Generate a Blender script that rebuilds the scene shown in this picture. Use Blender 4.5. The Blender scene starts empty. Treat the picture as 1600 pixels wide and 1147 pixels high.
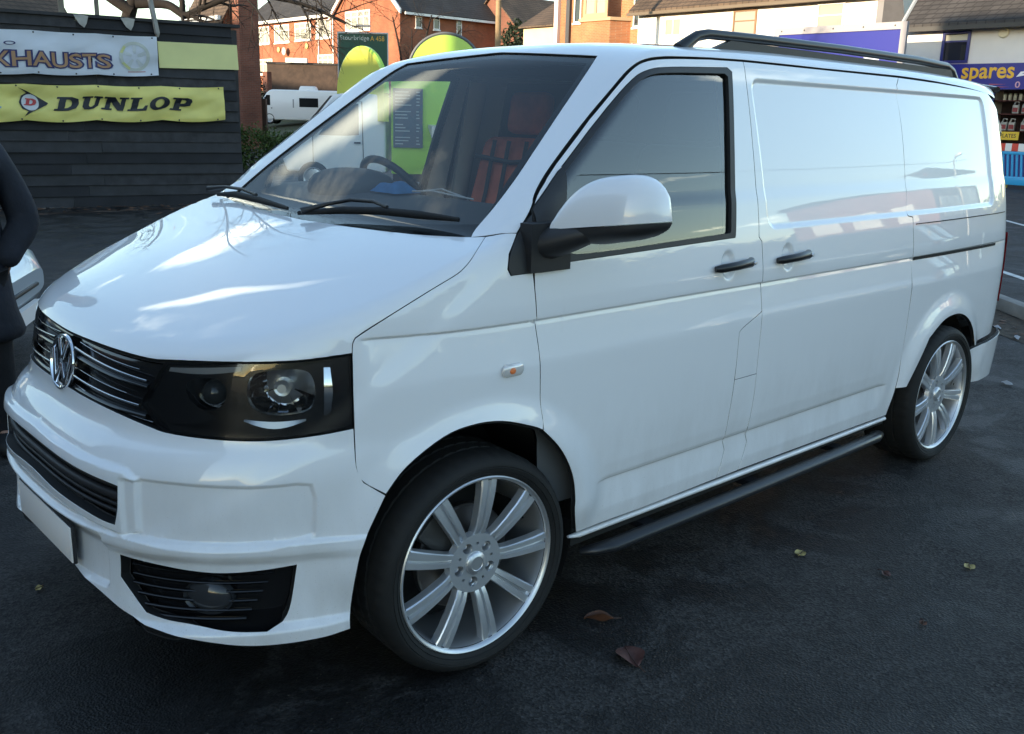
import bpy, math, random
import numpy as np
from mathutils import Vector, Matrix, geometry
random.seed(7); RNG=np.random.default_rng(7)
scene=bpy.context.scene
COL=scene.collection
# ------------------------------------------------------------------ camera, sky, sun, exposure
R=math.radians
cam_d=bpy.data.cameras.new('camera'); cam=bpy.data.objects.new('camera',cam_d); COL.objects.link(cam); scene.camera=cam
YAW,PITCH,ROLL=0.830393,0.246727,0.025254
_f=Vector((math.cos(PITCH)*math.cos(YAW),math.cos(PITCH)*math.sin(YAW),-math.sin(PITCH)))
_r=Vector((math.sin(YAW),-math.cos(YAW),0)); _u=_r.cross(_f)
_r2=math.cos(ROLL)*_r+math.sin(ROLL)*_u; _u2=-math.sin(ROLL)*_r+math.cos(ROLL)*_u
M=Matrix.Identity(4)
for i in range(3): M[i][0],M[i][1],M[i][2]=_r2[i],_u2[i],-_f[i]
M.translation=(-1.69885,-2.89551,1.63947); cam.matrix_world=M
cam_d.sensor_width=36; cam_d.lens=1487.47/1600*36; cam_d.shift_x=4.615/1600; cam_d.shift_y=-14.95/1600
cam_d.clip_start=.05; cam_d.clip_end=2000
SUN_EL,SUN_AZ=R(8.5),R(179)      # azimuth: direction the light comes from, counter-clockwise from +x
world=bpy.data.worlds.new('World'); scene.world=world; world.use_nodes=True
def setup_world():
    nt=world.node_tree; nt.nodes.clear(); N=nt.nodes.new; L=nt.links.new
    out=N('ShaderNodeOutputWorld'); bg=N('ShaderNodeBackground'); bg.inputs['Strength'].default_value=.15
    sky=N('ShaderNodeTexSky'); sky.sky_type='NISHITA'; sky.sun_disc=False; sky.sun_elevation=SUN_EL
    sky.sun_rotation=R(90)-SUN_AZ; sky.air_density=1.0; sky.dust_density=.4; sky.ozone_density=1.25
    tc=N('ShaderNodeTexCoord'); sep=N('ShaderNodeSeparateXYZ'); L(tc.outputs['Generated'],sep.inputs[0])
    # clouds on a flat layer: direction / height
    zc=N('ShaderNodeMath'); zc.operation='MAXIMUM'; zc.inputs[1].default_value=.03; L(sep.outputs['Z'],zc.inputs[0])
    za=N('ShaderNodeMath'); za.operation='ADD'; za.inputs[1].default_value=.12; L(zc.outputs[0],za.inputs[0])
    dv=N('ShaderNodeVectorMath'); dv.operation='DIVIDE'; L(tc.outputs['Generated'],dv.inputs[0])
    cmb=N('ShaderNodeCombineXYZ'); 
    for k in range(3): L(za.outputs[0],cmb.inputs[k])
    L(cmb.outputs[0],dv.inputs[1])
    mp=N('ShaderNodeMapping'); mp.inputs['Scale'].default_value=(.75,1.2,.0); mp.inputs['Rotation'].default_value=(0,0,.6); mp.inputs['Location'].default_value=(3.1,1.7,0); L(dv.outputs[0],mp.inputs[0])
    nz=N('ShaderNodeTexNoise'); nz.inputs['Scale'].default_value=1.5; nz.inputs['Detail'].default_value=9; nz.inputs['Roughness'].default_value=.58; nz.inputs['Distortion'].default_value=.35; L(mp.outputs[0],nz.inputs['Vector'])
    rmp=N('ShaderNodeValToRGB'); rmp.color_ramp.elements[0].position=.61; rmp.color_ramp.elements[1].position=.86; 
    # cloud banks: thicker cover inside a few long patches of the layer
    acc=nz.outputs[0]
    for (cx,cy),(rx,ry),rot,amp in (((.27,1.33),(.36,.055),math.radians(118),.26),((.60,2.0),(.34,.22),.7,.20),((-.45,2.65),(.45,.25),0,.18),((3.7,-1.25),(1.6,.9),0,-.25),((2.6,.6),(.9,.35),.4,.10),((-2.2,.9),(.7,.5),.2,.10)):
        mq=N('ShaderNodeMapping'); mq.vector_type='TEXTURE'; mq.inputs['Location'].default_value=(cx,cy,0); mq.inputs['Rotation'].default_value=(0,0,rot); mq.inputs['Scale'].default_value=(rx,ry,1e3); L(dv.outputs[0],mq.inputs[0])
        ln=N('ShaderNodeVectorMath'); ln.operation='LENGTH'; L(mq.outputs[0],ln.inputs[0])
        mr=N('ShaderNodeMapRange'); mr.interpolation_type='SMOOTHSTEP'; mr.inputs['From Min'].default_value=1.25; mr.inputs['From Max'].default_value=.1; mr.inputs['To Min'].default_value=0; mr.inputs['To Max'].default_value=amp; L(ln.outputs['Value'],mr.inputs[0])
        ad=N('ShaderNodeMath'); ad.operation='ADD'; L(acc,ad.inputs[0]); L(mr.outputs[0],ad.inputs[1]); acc=ad.outputs[0]
    L(acc,rmp.inputs[0])
    fac=N('ShaderNodeMath'); fac.operation='MULTIPLY'; fac.inputs[1].default_value=.85; L(rmp.outputs[0],fac.inputs[0])
    # a cloud is a bright, warm version of the sky behind it
    mx=N('ShaderNodeMix'); mx.data_type='RGBA'; mx.blend_type='MULTIPLY'; mx.inputs['Factor'].default_value=1
    hs=N('ShaderNodeHueSaturation'); hs.inputs['Saturation'].default_value=.25; hs.inputs['Value'].default_value=8.0; L(sky.outputs[0],hs.inputs['Color'])
    tint=N('ShaderNodeMix'); tint.data_type='RGBA'; tint.blend_type='MULTIPLY'; tint.inputs['Factor'].default_value=1; tint.inputs['B'].default_value=(1.1,1.0,.74,1); L(hs.outputs[0],tint.inputs['A'])
    m2=N('ShaderNodeMix'); m2.data_type='RGBA'; L(fac.outputs[0],m2.inputs['Factor']); L(sky.outputs[0],m2.inputs['A']); L(tint.outputs['Result'],m2.inputs['B'])
    L(m2.outputs['Result'],bg.inputs['Color']); L(bg.outputs[0],out.inputs['Surface'])
setup_world()
sun_d=bpy.data.lights.new('sun','SUN'); sun=bpy.data.objects.new('sun',sun_d); COL.objects.link(sun)
sun_d.energy=3.0; sun_d.angle=R(.55); sun_d.color=(1,.80,.56)
sun.rotation_euler=Vector((math.cos(SUN_EL)*math.cos(SUN_AZ),math.cos(SUN_EL)*math.sin(SUN_AZ),math.sin(SUN_EL))).to_track_quat('Z','Y').to_euler()
scene.view_settings.view_transform='Standard'; scene.view_settings.look='None'; scene.view_settings.gamma=1; scene.view_settings.use_curve_mapping=False
scene.view_settings.exposure=1.87
scene.cycles.max_bounces=8; scene.cycles.transparent_max_bounces=16; scene.cycles.glossy_bounces=5; scene.cycles.caustics_reflective=False; scene.cycles.caustics_refractive=False
# ------------------------------------------------------------------ materials
MATS={}
def mat(name,color=(.5,.5,.5),rough=.5,metal=0,coat=0,spec=.5,noise=None,bump=None,emit=None):
    """noise=(scale, amount, detail): mottles the colour; bump=(scale, strength, distance)"""
    if name in MATS: return MATS[name]
    m=bpy.data.materials.new(name); m.use_nodes=True; MATS[name]=m
    nt=m.node_tree; b=nt.nodes['Principled BSDF']; N=nt.nodes.new; L=nt.links.new
    b.inputs['Base Color'].default_value=(*color,1); b.inputs['Roughness'].default_value=rough; b.inputs['Metallic'].default_value=metal
    b.inputs['Coat Weight'].default_value=coat; b.inputs['Coat Roughness'].default_value=.02; b.inputs['Specular IOR Level'].default_value=spec
    if noise or bump:
        tc=N('ShaderNodeTexCoord')
    if noise:
        n=N('ShaderNodeTexNoise'); n.inputs['Scale'].default_value=noise[0]; n.inputs['Detail'].default_value=noise[2] if len(noise)>2 else 6; L(tc.outputs['Object'],n.inputs['Vector'])
        r=N('ShaderNodeMapRange'); r.inputs['From Min'].default_value=.3; r.inputs['From Max'].default_value=.7; r.inputs['To Min'].default_value=1-noise[1]; r.inputs['To Max'].default_value=1+noise[1]; L(n.outputs[0],r.inputs[0])
        v=N('ShaderNodeVectorMath'); v.operation='SCALE'; v.inputs[0].default_value=color; L(r.outputs[0],v.inputs['Scale']); L(v.outputs[0],b.inputs['Base Color'])
    if bump:
        n=N('ShaderNodeTexNoise'); n.inputs['Scale'].default_value=bump[0]; n.inputs['Detail'].default_value=4; L(tc.outputs['Object'],n.inputs['Vector'])
        bp=N('ShaderNodeBump'); bp.inputs['Strength'].default_value=bump[1]; bp.inputs['Distance'].default_value=bump[2] if len(bump)>2 else .01; L(n.outputs[0],bp.inputs['Height']); L(bp.outputs[0],b.inputs['Normal'])
    if emit:
        b.inputs['Emission Color'].default_value=(*emit[0],1); b.inputs['Emission Strength'].default_value=emit[1]
    return m
def glass(name,tint=(.8,.85,.85),ior=1.5,rough=0.0,boost=1.0):
    """single-sheet pane: clear body, mirror on top by Fresnel of two faces"""
    if name in MATS: return MATS[name]
    m=bpy.data.materials.new(name); m.use_nodes=True; MATS[name]=m
    nt=m.node_tree; nt.nodes.clear(); N=nt.nodes.new; L=nt.links.new
    o=N('ShaderNodeOutputMaterial'); t=N('ShaderNodeBsdfTransparent'); t.inputs[0].default_value=(*tint,1)
    g=N('ShaderNodeBsdfGlossy'); g.inputs['Roughness'].default_value=rough; fr=N('ShaderNodeFresnel'); fr.inputs['IOR'].default_value=ior
    k=N('ShaderNodeMath'); k.operation='MULTIPLY'; k.inputs[1].default_value=1.35*boost; k.use_clamp=True; L(fr.outputs[0],k.inputs[0])
    mx=N('ShaderNodeMixShader'); L(k.outputs[0],mx.inputs[0]); L(t.outputs[0],mx.inputs[1]); L(g.outputs[0],mx.inputs[2]); L(mx.outputs[0],o.inputs[0])
    return m
# ------------------------------------------------------------------ mesh helpers
def link(name,me,parent=None,loc=None):
    o=bpy.data.objects.new(name,me); COL.objects.link(o)
    if parent is not None: o.parent=parent
    if loc is not None: o.location=loc
    return o
def tag(o,label=None,cat=None,group=None,kind=None):
    if label: o['label']=label
    if cat: o['category']=cat
    if group: o['group']=group
    if kind: o['kind']=kind
    return o
def empty(name,loc=(0,0,0),rz=0,parent=None):
    o=link(name,None,parent,loc); o.rotation_euler=(0,0,rz); o.empty_display_size=.2; return o
def copy_tree(o,parent=None):
    c=o.copy(); COL.objects.link(c); c.parent=parent
    for ch in list(o.children): copy_tree(ch,c)
    return c
class MB:
    def __init__(s): s.v=[]; s.f=[]; s.m=[]; s.mi=0
    def add(s,vs,fs):
        k=len(s.v); s.v+= [tuple(map(float,v)) for v in vs]; s.f+=[tuple(i+k for i in f) for f in fs]; s.m+=[s.mi]*len(fs); return s
    def box(s,c,d,rz=0,ry=0,rx=0,taper=1.0):
        x,y,z=d[0]/2,d[1]/2,d[2]/2
        P=[(-x,-y,-z),(x,-y,-z),(x,y,-z),(-x,y,-z),(-x*taper,-y*taper,z),(x*taper,-y*taper,z),(x*taper,y*taper,z),(-x*taper,y*taper,z)]
        m=Matrix.Rotation(rz,3,'Z')@Matrix.Rotation(ry,3,'Y')@Matrix.Rotation(rx,3,'X')
        P=[m@Vector(p)+Vector(c) for p in P]
        return s.add(P,[(3,2,1,0),(4,5,6,7),(0,1,5,4),(1,2,6,5),(2,3,7,6),(3,0,4,7)])
    def b2(s,x0,x1,y0,y1,z0,z1): return s.box(((x0+x1)/2,(y0+y1)/2,(z0+z1)/2),(abs(x1-x0),abs(y1-y0),abs(z1-z0)))
    def tube(s,pts,r,n=10,cap=True,flat=None,up=(0,0,1)):
        pts=[Vector(p) for p in pts]; rs=r if isinstance(r,(list,tuple)) else [r]*len(pts); V=[];Fc=[]
        up=Vector(up); pv=None
        for i,p in enumerate(pts):
            t=(pts[min(i+1,len(pts)-1)]-pts[max(i-1,0)]).normalized()
            a=t.cross(up); 
            if a.length<1e-3: a=t.cross(Vector((1,0,0)))
            a.normalize(); b=a.cross(t)
            fl=flat or 1
            for k in range(n):
                w=2*math.pi*k/n; V.append(p+a*math.cos(w)*rs[i]+b*math.sin(w)*rs[i]*fl)
        for i in range(len(pts)-1):
            for k in range(n): Fc.append((i*n+k,i*n+(k+1)%n,(i+1)*n+(k+1)%n,(i+1)*n+k))
        if cap: Fc.append(tuple(range(n))[::-1]); Fc.append(tuple((len(pts)-1)*n+k for k in range(n)))
        return s.add(V,[f[::-1] for f in Fc])
    def lathe(s,prof,c=(0,0,0),n=48,axis='y',close=False,rad=None):
        """prof: (radius, along-axis)"""
        V=[];Fc=[]; m=len(prof)
        for k in range(n):
            w=2*math.pi*k/n
            for j,(r,h) in enumerate(prof):
                if rad: r=rad(r,h,w,j,k)
                p=(r*math.cos(w),h,r*math.sin(w)) if axis=='y' else ((r*math.cos(w),r*math.sin(w),h) if axis=='z' else (h,r*math.cos(w),r*math.sin(w)))
                V.append((p[0]+c[0],p[1]+c[1],p[2]+c[2]))
        for k in range(n):
            for j in range(m-1 if not close else m):
                a=k*m+j; b=k*m+(j+1)%m; d=((k+1)%n)*m+j; e=((k+1)%n)*m+(j+1)%m
                Fc.append((a,b,e,d) if axis!='z' else (a,d,e,b))
        return s.add(V,Fc)
    def prism(s,poly,h0,h1,f):
        """poly: 2-D outline (counter-clockwise), f(a,b,h)->3-D"""
        n=len(poly); V=[f(a,b,h0) for a,b in poly]+[f(a,b,h1) for a,b in poly]
        F=[tuple(range(n))[::-1],tuple(range(n,2*n))]+[(i,(i+1)%n,n+(i+1)%n,n+i) for i in range(n)]
        return s.add(V,F)
    def ell(s,c,r,n=16,m=10,p=1.0):
        V=[];F=[]
        sp=lambda t:(abs(t)**p)*(1 if t>=0 else -1)
        for i in range(m+1):
            a=-math.pi/2+math.pi*i/m
            for k in range(n):
                w=2*math.pi*k/n; V.append((c[0]+r[0]*sp(math.cos(a))*sp(math.cos(w)),c[1]+r[1]*sp(math.cos(a))*sp(math.sin(w)),c[2]+r[2]*sp(math.sin(a))))
        for i in range(m):
            for k in range(n): F.append((i*n+k,i*n+(k+1)%n,(i+1)*n+(k+1)%n,(i+1)*n+k))
        return s.add(V,F)
    def mesh(s,name,mats,smooth=None):
        me=bpy.data.meshes.new(name); me.from_pydata(s.v,[],s.f)
        for m in (mats if isinstance(mats,(list,tuple)) else [mats]): me.materials.append(m)
        me.polygons.foreach_set('material_index',s.m)
        if smooth is not None:
            me.polygons.foreach_set('use_smooth',[True]*len(me.polygons)); me.set_sharp_from_angle(angle=R(smooth))
        me.update(); return me
    def build(s,name,mats,parent=None,loc=None,smooth=None,bevel=0,seg=2):
        me=s.mesh(name,mats,smooth)
        if bevel:
            import bmesh
            bm=bmesh.new(); bm.from_mesh(me)
            ed=[e for e in bm.edges if len(e.link_faces)==2 and e.calc_face_angle(0)>R(25)]
            bmesh.ops.bevel(bm,geom=ed,offset=bevel,segments=seg,profile=.5,affect='EDGES',clamp_overlap=True)
            bm.to_mesh(me); bm.free(); me.polygons.foreach_set('use_smooth',[True]*len(me.polygons)); me.set_sharp_from_angle(angle=R(40))
        return link(name,me,parent,loc)
def in_poly(P,poly):
    x,y=P[:,0],P[:,1]; c=np.zeros(len(P),bool); n=len(poly)
    for i in range(n):
        ax,ay=poly[i]; bx,by=poly[(i+1)%n]
        c^=((ay>y)!=(by>y))&(x<(bx-ax)*(y-ay)/(by-ay+1e-15)+ax)
    return c
def area2(p): return sum(p[i][0]*p[(i+1)%len(p)][1]-p[(i+1)%len(p)][0]*p[i][1] for i in range(len(p)))
def soften(p,ang=27,it=2):
    p=[np.array(a,float) for a in p]
    for _ in range(it):
        q=[]; n=len(p)
        for i in range(n):
            a,b,c=p[i-1],p[i],p[(i+1)%n]; u=b-a; w=c-b
            t=abs(math.degrees(math.atan2(u[0]*w[1]-u[1]*w[0],float(u@w))))
            if t<ang and t>1.5: q+=[b-u*.25,b+w*.25]
            else: q.append(b)
        p=q
    return p
def resample(p,g):
    out=[]; n=len(p)
    for i in range(n):
        a,b=np.array(p[i]),np.array(p[(i+1)%n]); d=np.linalg.norm(b-a); k=max(1,int(round(d/g)))
        if d<1e-5: continue
        for j in range(k): out.append(a+(b-a)*j/k)
    return out
def inset(p,d):
    p=[np.array(a) for a in p]; s=1 if area2(p)>0 else -1; n=len(p); out=[]
    for i in range(n):
        a,b,c=p[i-1],p[i],p[(i+1)%n]; u=(b-a)/(np.linalg.norm(b-a)+1e-9); w=(c-b)/(np.linalg.norm(c-b)+1e-9)
        nn=np.array([-u[1]-w[1],u[0]+w[0]])*s; l=np.linalg.norm(nn); nn=nn/(l+1e-9)
        k=1/max(.5,l/2); out.append(b+nn*d*k)
    return out
def triangulate(loops,g,extra=None,eg=.01):
    """fill 2-D loops (first outer, rest holes) with a fine triangulation"""
    allp=np.concatenate([np.array(l) for l in loops]); lo=allp.min(0); hi=allp.max(0)
    xs=np.arange(lo[0],hi[0],g); ys=np.arange(lo[1],hi[1],g*.87); G=[]
    for j,y in enumerate(ys): G.append(np.stack([xs+(g/2 if j%2 else 0),np.full(len(xs),y)],-1))
    G=np.concatenate(G) if G else np.zeros((0,2))
    ins=in_poly(G,loops[0])
    for h in loops[1:]: ins&=~in_poly(G,h)
    G=G[ins]
    B=allp; keep=np.ones(len(G),bool)
    for i in range(0,len(G),2000):
        dd=((G[i:i+2000,None,:]-B[None])**2).sum(-1).min(1); keep[i:i+2000]=dd>(.55*g)**2
    G=G[keep]
    if extra is not None and len(extra):
        X=np.asarray(extra,float); ok=in_poly(X,loops[0])
        for h in loops[1:]: ok&=~in_poly(X,h)
        X=X[ok]; kp=np.ones(len(X),bool)
        for i in range(0,len(X),2000): kp[i:i+2000]=((X[i:i+2000,None,:]-B[None])**2).sum(-1).min(1)>(.35*eg)**2
        X=X[kp]; kp=np.ones(len(G),bool)
        if len(X):
            for i in range(0,len(G),1000): kp[i:i+1000]=((G[i:i+1000,None,:]-X[None])**2).sum(-1).min(1)>(.8*eg)**2
        G=np.concatenate([G[kp],X])
    V=[Vector(p) for p in B]+[Vector(p) for p in G]; E=[];k=0
    for l in loops:
        n=len(l); E+=[(k+i,k+(i+1)%n) for i in range(n)]; k+=n
    r=geometry.delaunay_2d_cdt(V,E,[],0,1e-6)
    P=np.array([tuple(v) for v in r[0]]); F=np.array(r[2]) if all(len(f)==3 for f in r[2]) else np.array([f for f in r[2] if len(f)==3])
    c=P[F].mean(1); ok=in_poly(c,loops[0])
    for h in loops[1:]: ok&=~in_poly(c,h)
    F=F[ok]
    # map loops to output vertices
    om={}
    for i,o in enumerate(r[3]):
        for a in o: om[a]=i
    lp=[];k=0
    for l in loops: lp.append([om.get(k+i,0) for i in range(len(l))]); k+=len(l)
    return P,F,lp

# ------------------------------------------------------------------ body shape of the van: implicit surface, metres, front axle at the origin, x to the rear
def sstep(a,b,x):
    t=np.clip((x-a)/(b-a),0,1); return t*t*(3-2*t)
def curve(pts,lo,hi,n=4000,sm=0.0):
    px=np.array([p[0] for p in pts],float); py=np.array([p[1] for p in pts],float)
    h=np.diff(px); d=np.diff(py)/h; m=np.zeros(len(px))
    for i in range(1,len(px)-1):
        if d[i-1]*d[i]>0: m[i]=(h[i-1]+h[i])/(h[i-1]/d[i]+h[i]/d[i-1])
    m[0]=d[0]; m[-1]=d[-1]
    X=np.linspace(lo,hi,n); k=np.clip(np.searchsorted(px,X)-1,0,len(h)-1)
    t=(X-px[k])/h[k]; Y=(2*t**3-3*t**2+1)*py[k]+(t**3-2*t**2+t)*h[k]*m[k]+(-2*t**3+3*t**2)*py[k+1]+(t**3-t**2)*h[k]*m[k+1]
    Y=np.where(X<px[0],py[0]+(X-px[0])*m[0],np.where(X>px[-1],py[-1]+(X-px[-1])*m[-1],Y))
    if sm>0:
        s=sm/((hi-lo)/(n-1)); r=int(4*s)+1; g=np.exp(-.5*(np.arange(-r,r+1)/s)**2); g/=g.sum()
        Y=np.convolve(np.pad(Y,r,'edge'),g,'valid')
    return lambda x: np.interp(x,X,Y)
def lin(pts,lo,hi,n=4000,sm=.004):
    X=np.linspace(lo,hi,n); Y=np.interp(X,[p[0] for p in pts],[p[1] for p in pts])
    s=sm/((hi-lo)/(n-1)); r=int(4*s)+1; g=np.exp(-.5*(np.arange(-r,r+1)/s)**2); g/=g.sum()
    Y=np.convolve(np.pad(Y,r,'edge'),g,'valid')
    return lambda x: np.interp(x,X,Y)
W0=curve([(.15,.905),(.3,.924),(.5,.940),(.7,.950),(.9,.952),(1.05,.946),(1.2,.930),(1.4,.893),(1.6,.846),(1.8,.790),(1.9,.757),(2.05,.70)],.1,2.1)
CR=lin([(.1,0),(.94,0),(1.058,-.013),(1.067,-.015),(1.0715,-.003),(1.12,0),(2.1,0)],.1,2.1,8000,.0018)
LC=lin([(.1,0),(.38,0),(.478,-.014),(.488,-.015),(.494,-.004),(.55,0),(2.1,0)],.1,2.1,8000,.0022)
XF=curve([(.1,-.93),(.22,-.950),(.30,-.950),(.37,-.938),(.45,-.932),(.56,-.940),(.70,-.935),(.76,-.905),(.80,-.865),(.86,-.85),(1.0,-.825),(1.1,-.80),(1.3,-.75)],.05,2.1,sm=.008)
BON=curve([(-1,.93),(-.85,.995),(-.7,1.075),(-.5,1.150),(-.25,1.225),(0,1.290),(.25,1.345),(.6,1.40),(.9,1.41),(4,1.41)],-1.1,4.2)
DROP=curve([(-1,.09),(-.7,.09),(-.38,.06),(.1,.01),(.5,.01),(1,.01)],-1.1,4.2)
ROOF=curve([(.3,1.78),(.6,1.865),(.9,1.912),(1.2,1.93),(1.8,1.94),(2.6,1.937),(3.4,1.918),(3.7,1.90),(4,1.86)],-1.1,4.4)
def smax(a,b,r):
    h=np.clip(.5+.5*(a-b)/r,0,1); return b+(a-b)*h+r*h*(1-h)
def smin(a,b,r): return -smax(-a,-b,r)
def rrect(x,z,x0,x1,z0,z1,r):
    cx,cz=(x0+x1)/2,(z0+z1)/2
    qx=np.abs(x-cx)-(x1-x0)/2+r; qz=np.abs(z-cz)-(z1-z0)/2+r
    return np.minimum(np.maximum(qx,qz),0)+np.hypot(np.maximum(qx,0),np.maximum(qz,0))-r
def halfw(x,z):
    w=W0(z)+CR(z)*sstep(-.372,-.325,x)*(1-sstep(3.62,3.78,x))
    w=w+LC(z)*sstep(.47,.56,x)*(1-sstep(2.36,2.46,x))
    d=rrect(x,z,1.385,3.50,1.262,1.80,.05)
    w=w-.011*(1-sstep(-.016,.004,d))
    for cx in (0,3.0):
        r=np.hypot(x-cx,z-.345)
        w=w+.026*(1-sstep(.415,.535,r))*sstep(.30,.45,z)
    w=w-.03*np.clip(x-2.5,0,9)**2
    return w
def sideF(x,y,z):
    w=halfw(x,z); X0=.30; L=X0-XF(z)
    b=np.abs(y)/w
    a=np.clip((X0-x)/L,0,None)
    g=(a**2.7+b**2.9)**(1/2.8)
    front=(g-1)*.95
    side=np.abs(y)-w
    ar=np.clip((x-3.35)/.62,0,None)
    rear=((ar**5+b**5)**.2-1)*.8
    return np.where(x<X0,front,np.where(x>3.35,rear,side))
def ARCH(x,z): pass
def bodyF(x,y,z):
    ay=np.abs(y)
    s=sideF(x,y,z)
    bon=(z-BON(x)+DROP(x)*(ay/.86)**2.2)*.93
    ws=((z-1.262)-.80*(x-.02)+.03*y*y*.80+.05*np.clip(x-.02,0,1)**2)*.78
    roof=z-ROOF(x)+.04*(ay/.75)**3
    rr=(x-3.955+.09*np.clip(z-1.1,0,2)**1.5)
    lower=smax(s,bon,.042)
    cab=smax(smax(ws,roof,.07),s,.055)
    F=smin(lower,cab,.02)
    return smax(F,rr,.13)
def grad(x,y,z,F=bodyF,h=6e-4):
    g=np.stack([F(x+h,y,z)-F(x-h,y,z),F(x,y+h,z)-F(x,y-h,z),F(x,y,z+h)-F(x,y,z-h)],-1)
    return g/(np.linalg.norm(g,axis=-1,keepdims=True)+1e-12)
def march(o,d,t0,t1,n=240,F=bodyF):
    # first outside->inside crossing along o+t d
    o=np.asarray(o,float);d=np.asarray(d,float); N=o.shape[0]
    ts=np.linspace(t0,t1,n); hit=np.full(N,np.nan); lo=np.full(N,t0,float); hi=np.full(N,np.nan); act=np.ones(N,bool)
    prev=np.full(N,t0,float)
    for t in ts:
        idx=np.where(act)[0]
        if len(idx)==0: break
        P=o[idx]+t*d[idx]; v=F(P[:,0],P[:,1],P[:,2])<0
        j=idx[v]; hi[j]=t; lo[j]=prev[j]; act[j]=False; prev[idx]=t
    ok=~np.isnan(hi); i=np.where(ok)[0]
    l=lo[i];h=hi[i]
    for _ in range(22):
        m=(l+h)/2;P=o[i]+m[:,None]*d[i]; v=F(P[:,0],P[:,1],P[:,2])<0
        h=np.where(v,m,h); l=np.where(v,l,m)
    hit[i]=(l+h)/2
    return hit

def sdpoly(px,pz,poly):
    # signed distance to a closed polygon, negative inside
    d=np.full(px.shape,9.0); ins=np.zeros(px.shape,bool); n=len(poly)
    for i in range(n):
        ax,az=poly[i]; bx,bz=poly[(i+1)%n]; ex,ez=bx-ax,bz-az
        t=np.clip(((px-ax)*ex+(pz-az)*ez)/(ex*ex+ez*ez+1e-12),0,1)
        d=np.minimum(d,np.hypot(px-ax-t*ex,pz-az-t*ez))
        c=((az>pz)!=(bz>pz))&(px<(bx-ax)*(pz-az)/(bz-az+1e-12)+ax); ins^=c
    return np.where(ins,-d,d)
SIDEPAN=[(.395,.700),(.505,.702),(.66,.697),(.755,.702),(.782,.697),(.79,.66),(.785,.555),(.70,.533),(.60,.53),(.50,.532),(.395,.545)]
LGR=[(.40,.72),(.425,.70),(.422,.56),(.39,.545),(.27,.560),(.0,.585),(-.1,.585),(-.1,.74),(.0,.735),(.2,.728),(.33,.722)]
def bumpF(x,y,z):
    s=np.abs(.9*np.arctan2(y,-(x-.2)))
    r=.014*sstep(.475,.515,z)*(1-sstep(.536,.548,z))*(1-.5*sstep(.8,.9,s))
    lipz=.305+.045*(1-sstep(.12,.40,s))
    r=r+.024*(1-sstep(lipz-.022,lipz+.004,z))*(1-.4*sstep(.8,.87,s))
    d=sdpoly(s,z,SIDEPAN); r=r-.007*(1-sstep(-.006,.006,d))
    d2=sdpoly(s,z,LGR); r=r+.012*(1-sstep(-.004,.010,d2))
    pl=rrect(s,z,-.32,.325,.365,.525,.012); r=r-.014*(1-sstep(-.006,.006,pl))
    return bodyF(x,y,z)-r
def doorF(x,y,z):
    r=0
    for cx in (1.128,1.512):
        r=r+.013*(1-sstep(.030,.058,np.hypot((x-cx)/.8,z-1.153)))
    return bodyF(x,y,z)+r

def _n(v):
    v=np.array(v,float); return v/np.linalg.norm(v)
class Lin:
    def __init__(s,d,t0,t1,n=150):
        s.d=_n(d); s.e1=_n(np.cross(s.d,(0,0,1))); s.e2=np.cross(s.e1,s.d); s.t0=t0; s.t1=t1; s.n=n
    def to(s,P): P=np.asarray(P,float); return np.stack([P@s.e1,P@s.e2],-1)
    def rays(s,ab): ab=np.asarray(ab,float); return ab[:,:1]*s.e1+ab[:,1:]*s.e2, np.repeat(s.d[None],len(ab),0)
    def mir(s,ab): return [(-a,b) for a,b in ab]
class Front:
    # polar round (cx,0) in plan; first coordinate is an arc length, second is z
    def __init__(s,cx,sg,t0=-1.6,t1=-.45,n=150): s.cx=cx; s.sg=sg; s.t0=t0; s.t1=t1; s.n=n
    def to(s,P):
        P=np.asarray(P,float); return np.stack([.9*np.arctan2(P[...,1],s.sg*(P[...,0]-s.cx)),P[...,2]],-1)
    def rays(s,ab):
        ab=np.asarray(ab,float); f=ab[:,0]/.9
        u=np.stack([s.sg*np.cos(f),np.sin(f),0*f],-1); o=np.stack([s.cx+0*f,0*f,ab[:,1]],-1); return o,-u
    def mir(s,ab): return [(-a,b) for a,b in ab]
class Roof:
    def __init__(s,z0,t0=-1.3,t1=-.3,n=170): s.z0=z0; s.t0=t0; s.t1=t1; s.n=n
    def to(s,P):
        P=np.asarray(P,float); return np.stack([P[...,0],.9*np.arctan2(P[...,1],P[...,2]-s.z0)],-1)
    def rays(s,ab):
        ab=np.asarray(ab,float); f=ab[:,1]/.9
        u=np.stack([0*f,np.sin(f),np.cos(f)],-1); o=np.stack([ab[:,0],0*f,s.z0+0*f],-1); return o,-u
    def mir(s,ab): return [(a,-b) for a,b in ab]
DOM=dict(bonnet=Lin((.45,0,-.89),-2.3,-.3),fender=Lin((.22,.85,-.48),-2.2,.2),side=Lin((0,1,0),-1.3,-.4),
 ws=Lin((.62,0,-.78),-1.9,.3,200),hl=Lin((.66,.75,-.03),-1.8,-.3),rear=Lin((-.42,.91,0),-3.3,-1.4),tail=Lin((-1,0,0),-4.3,-2.6),
 front=Front(.2,-1),back=Front(3.2,1,-1.6,-.3),roof=Roof(1.0))
def place(dom,ab,F):
    o,d=dom.rays(ab); t=march(o,d,dom.t0,dom.t1,dom.n,F); return o+t[:,None]*d

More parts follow.
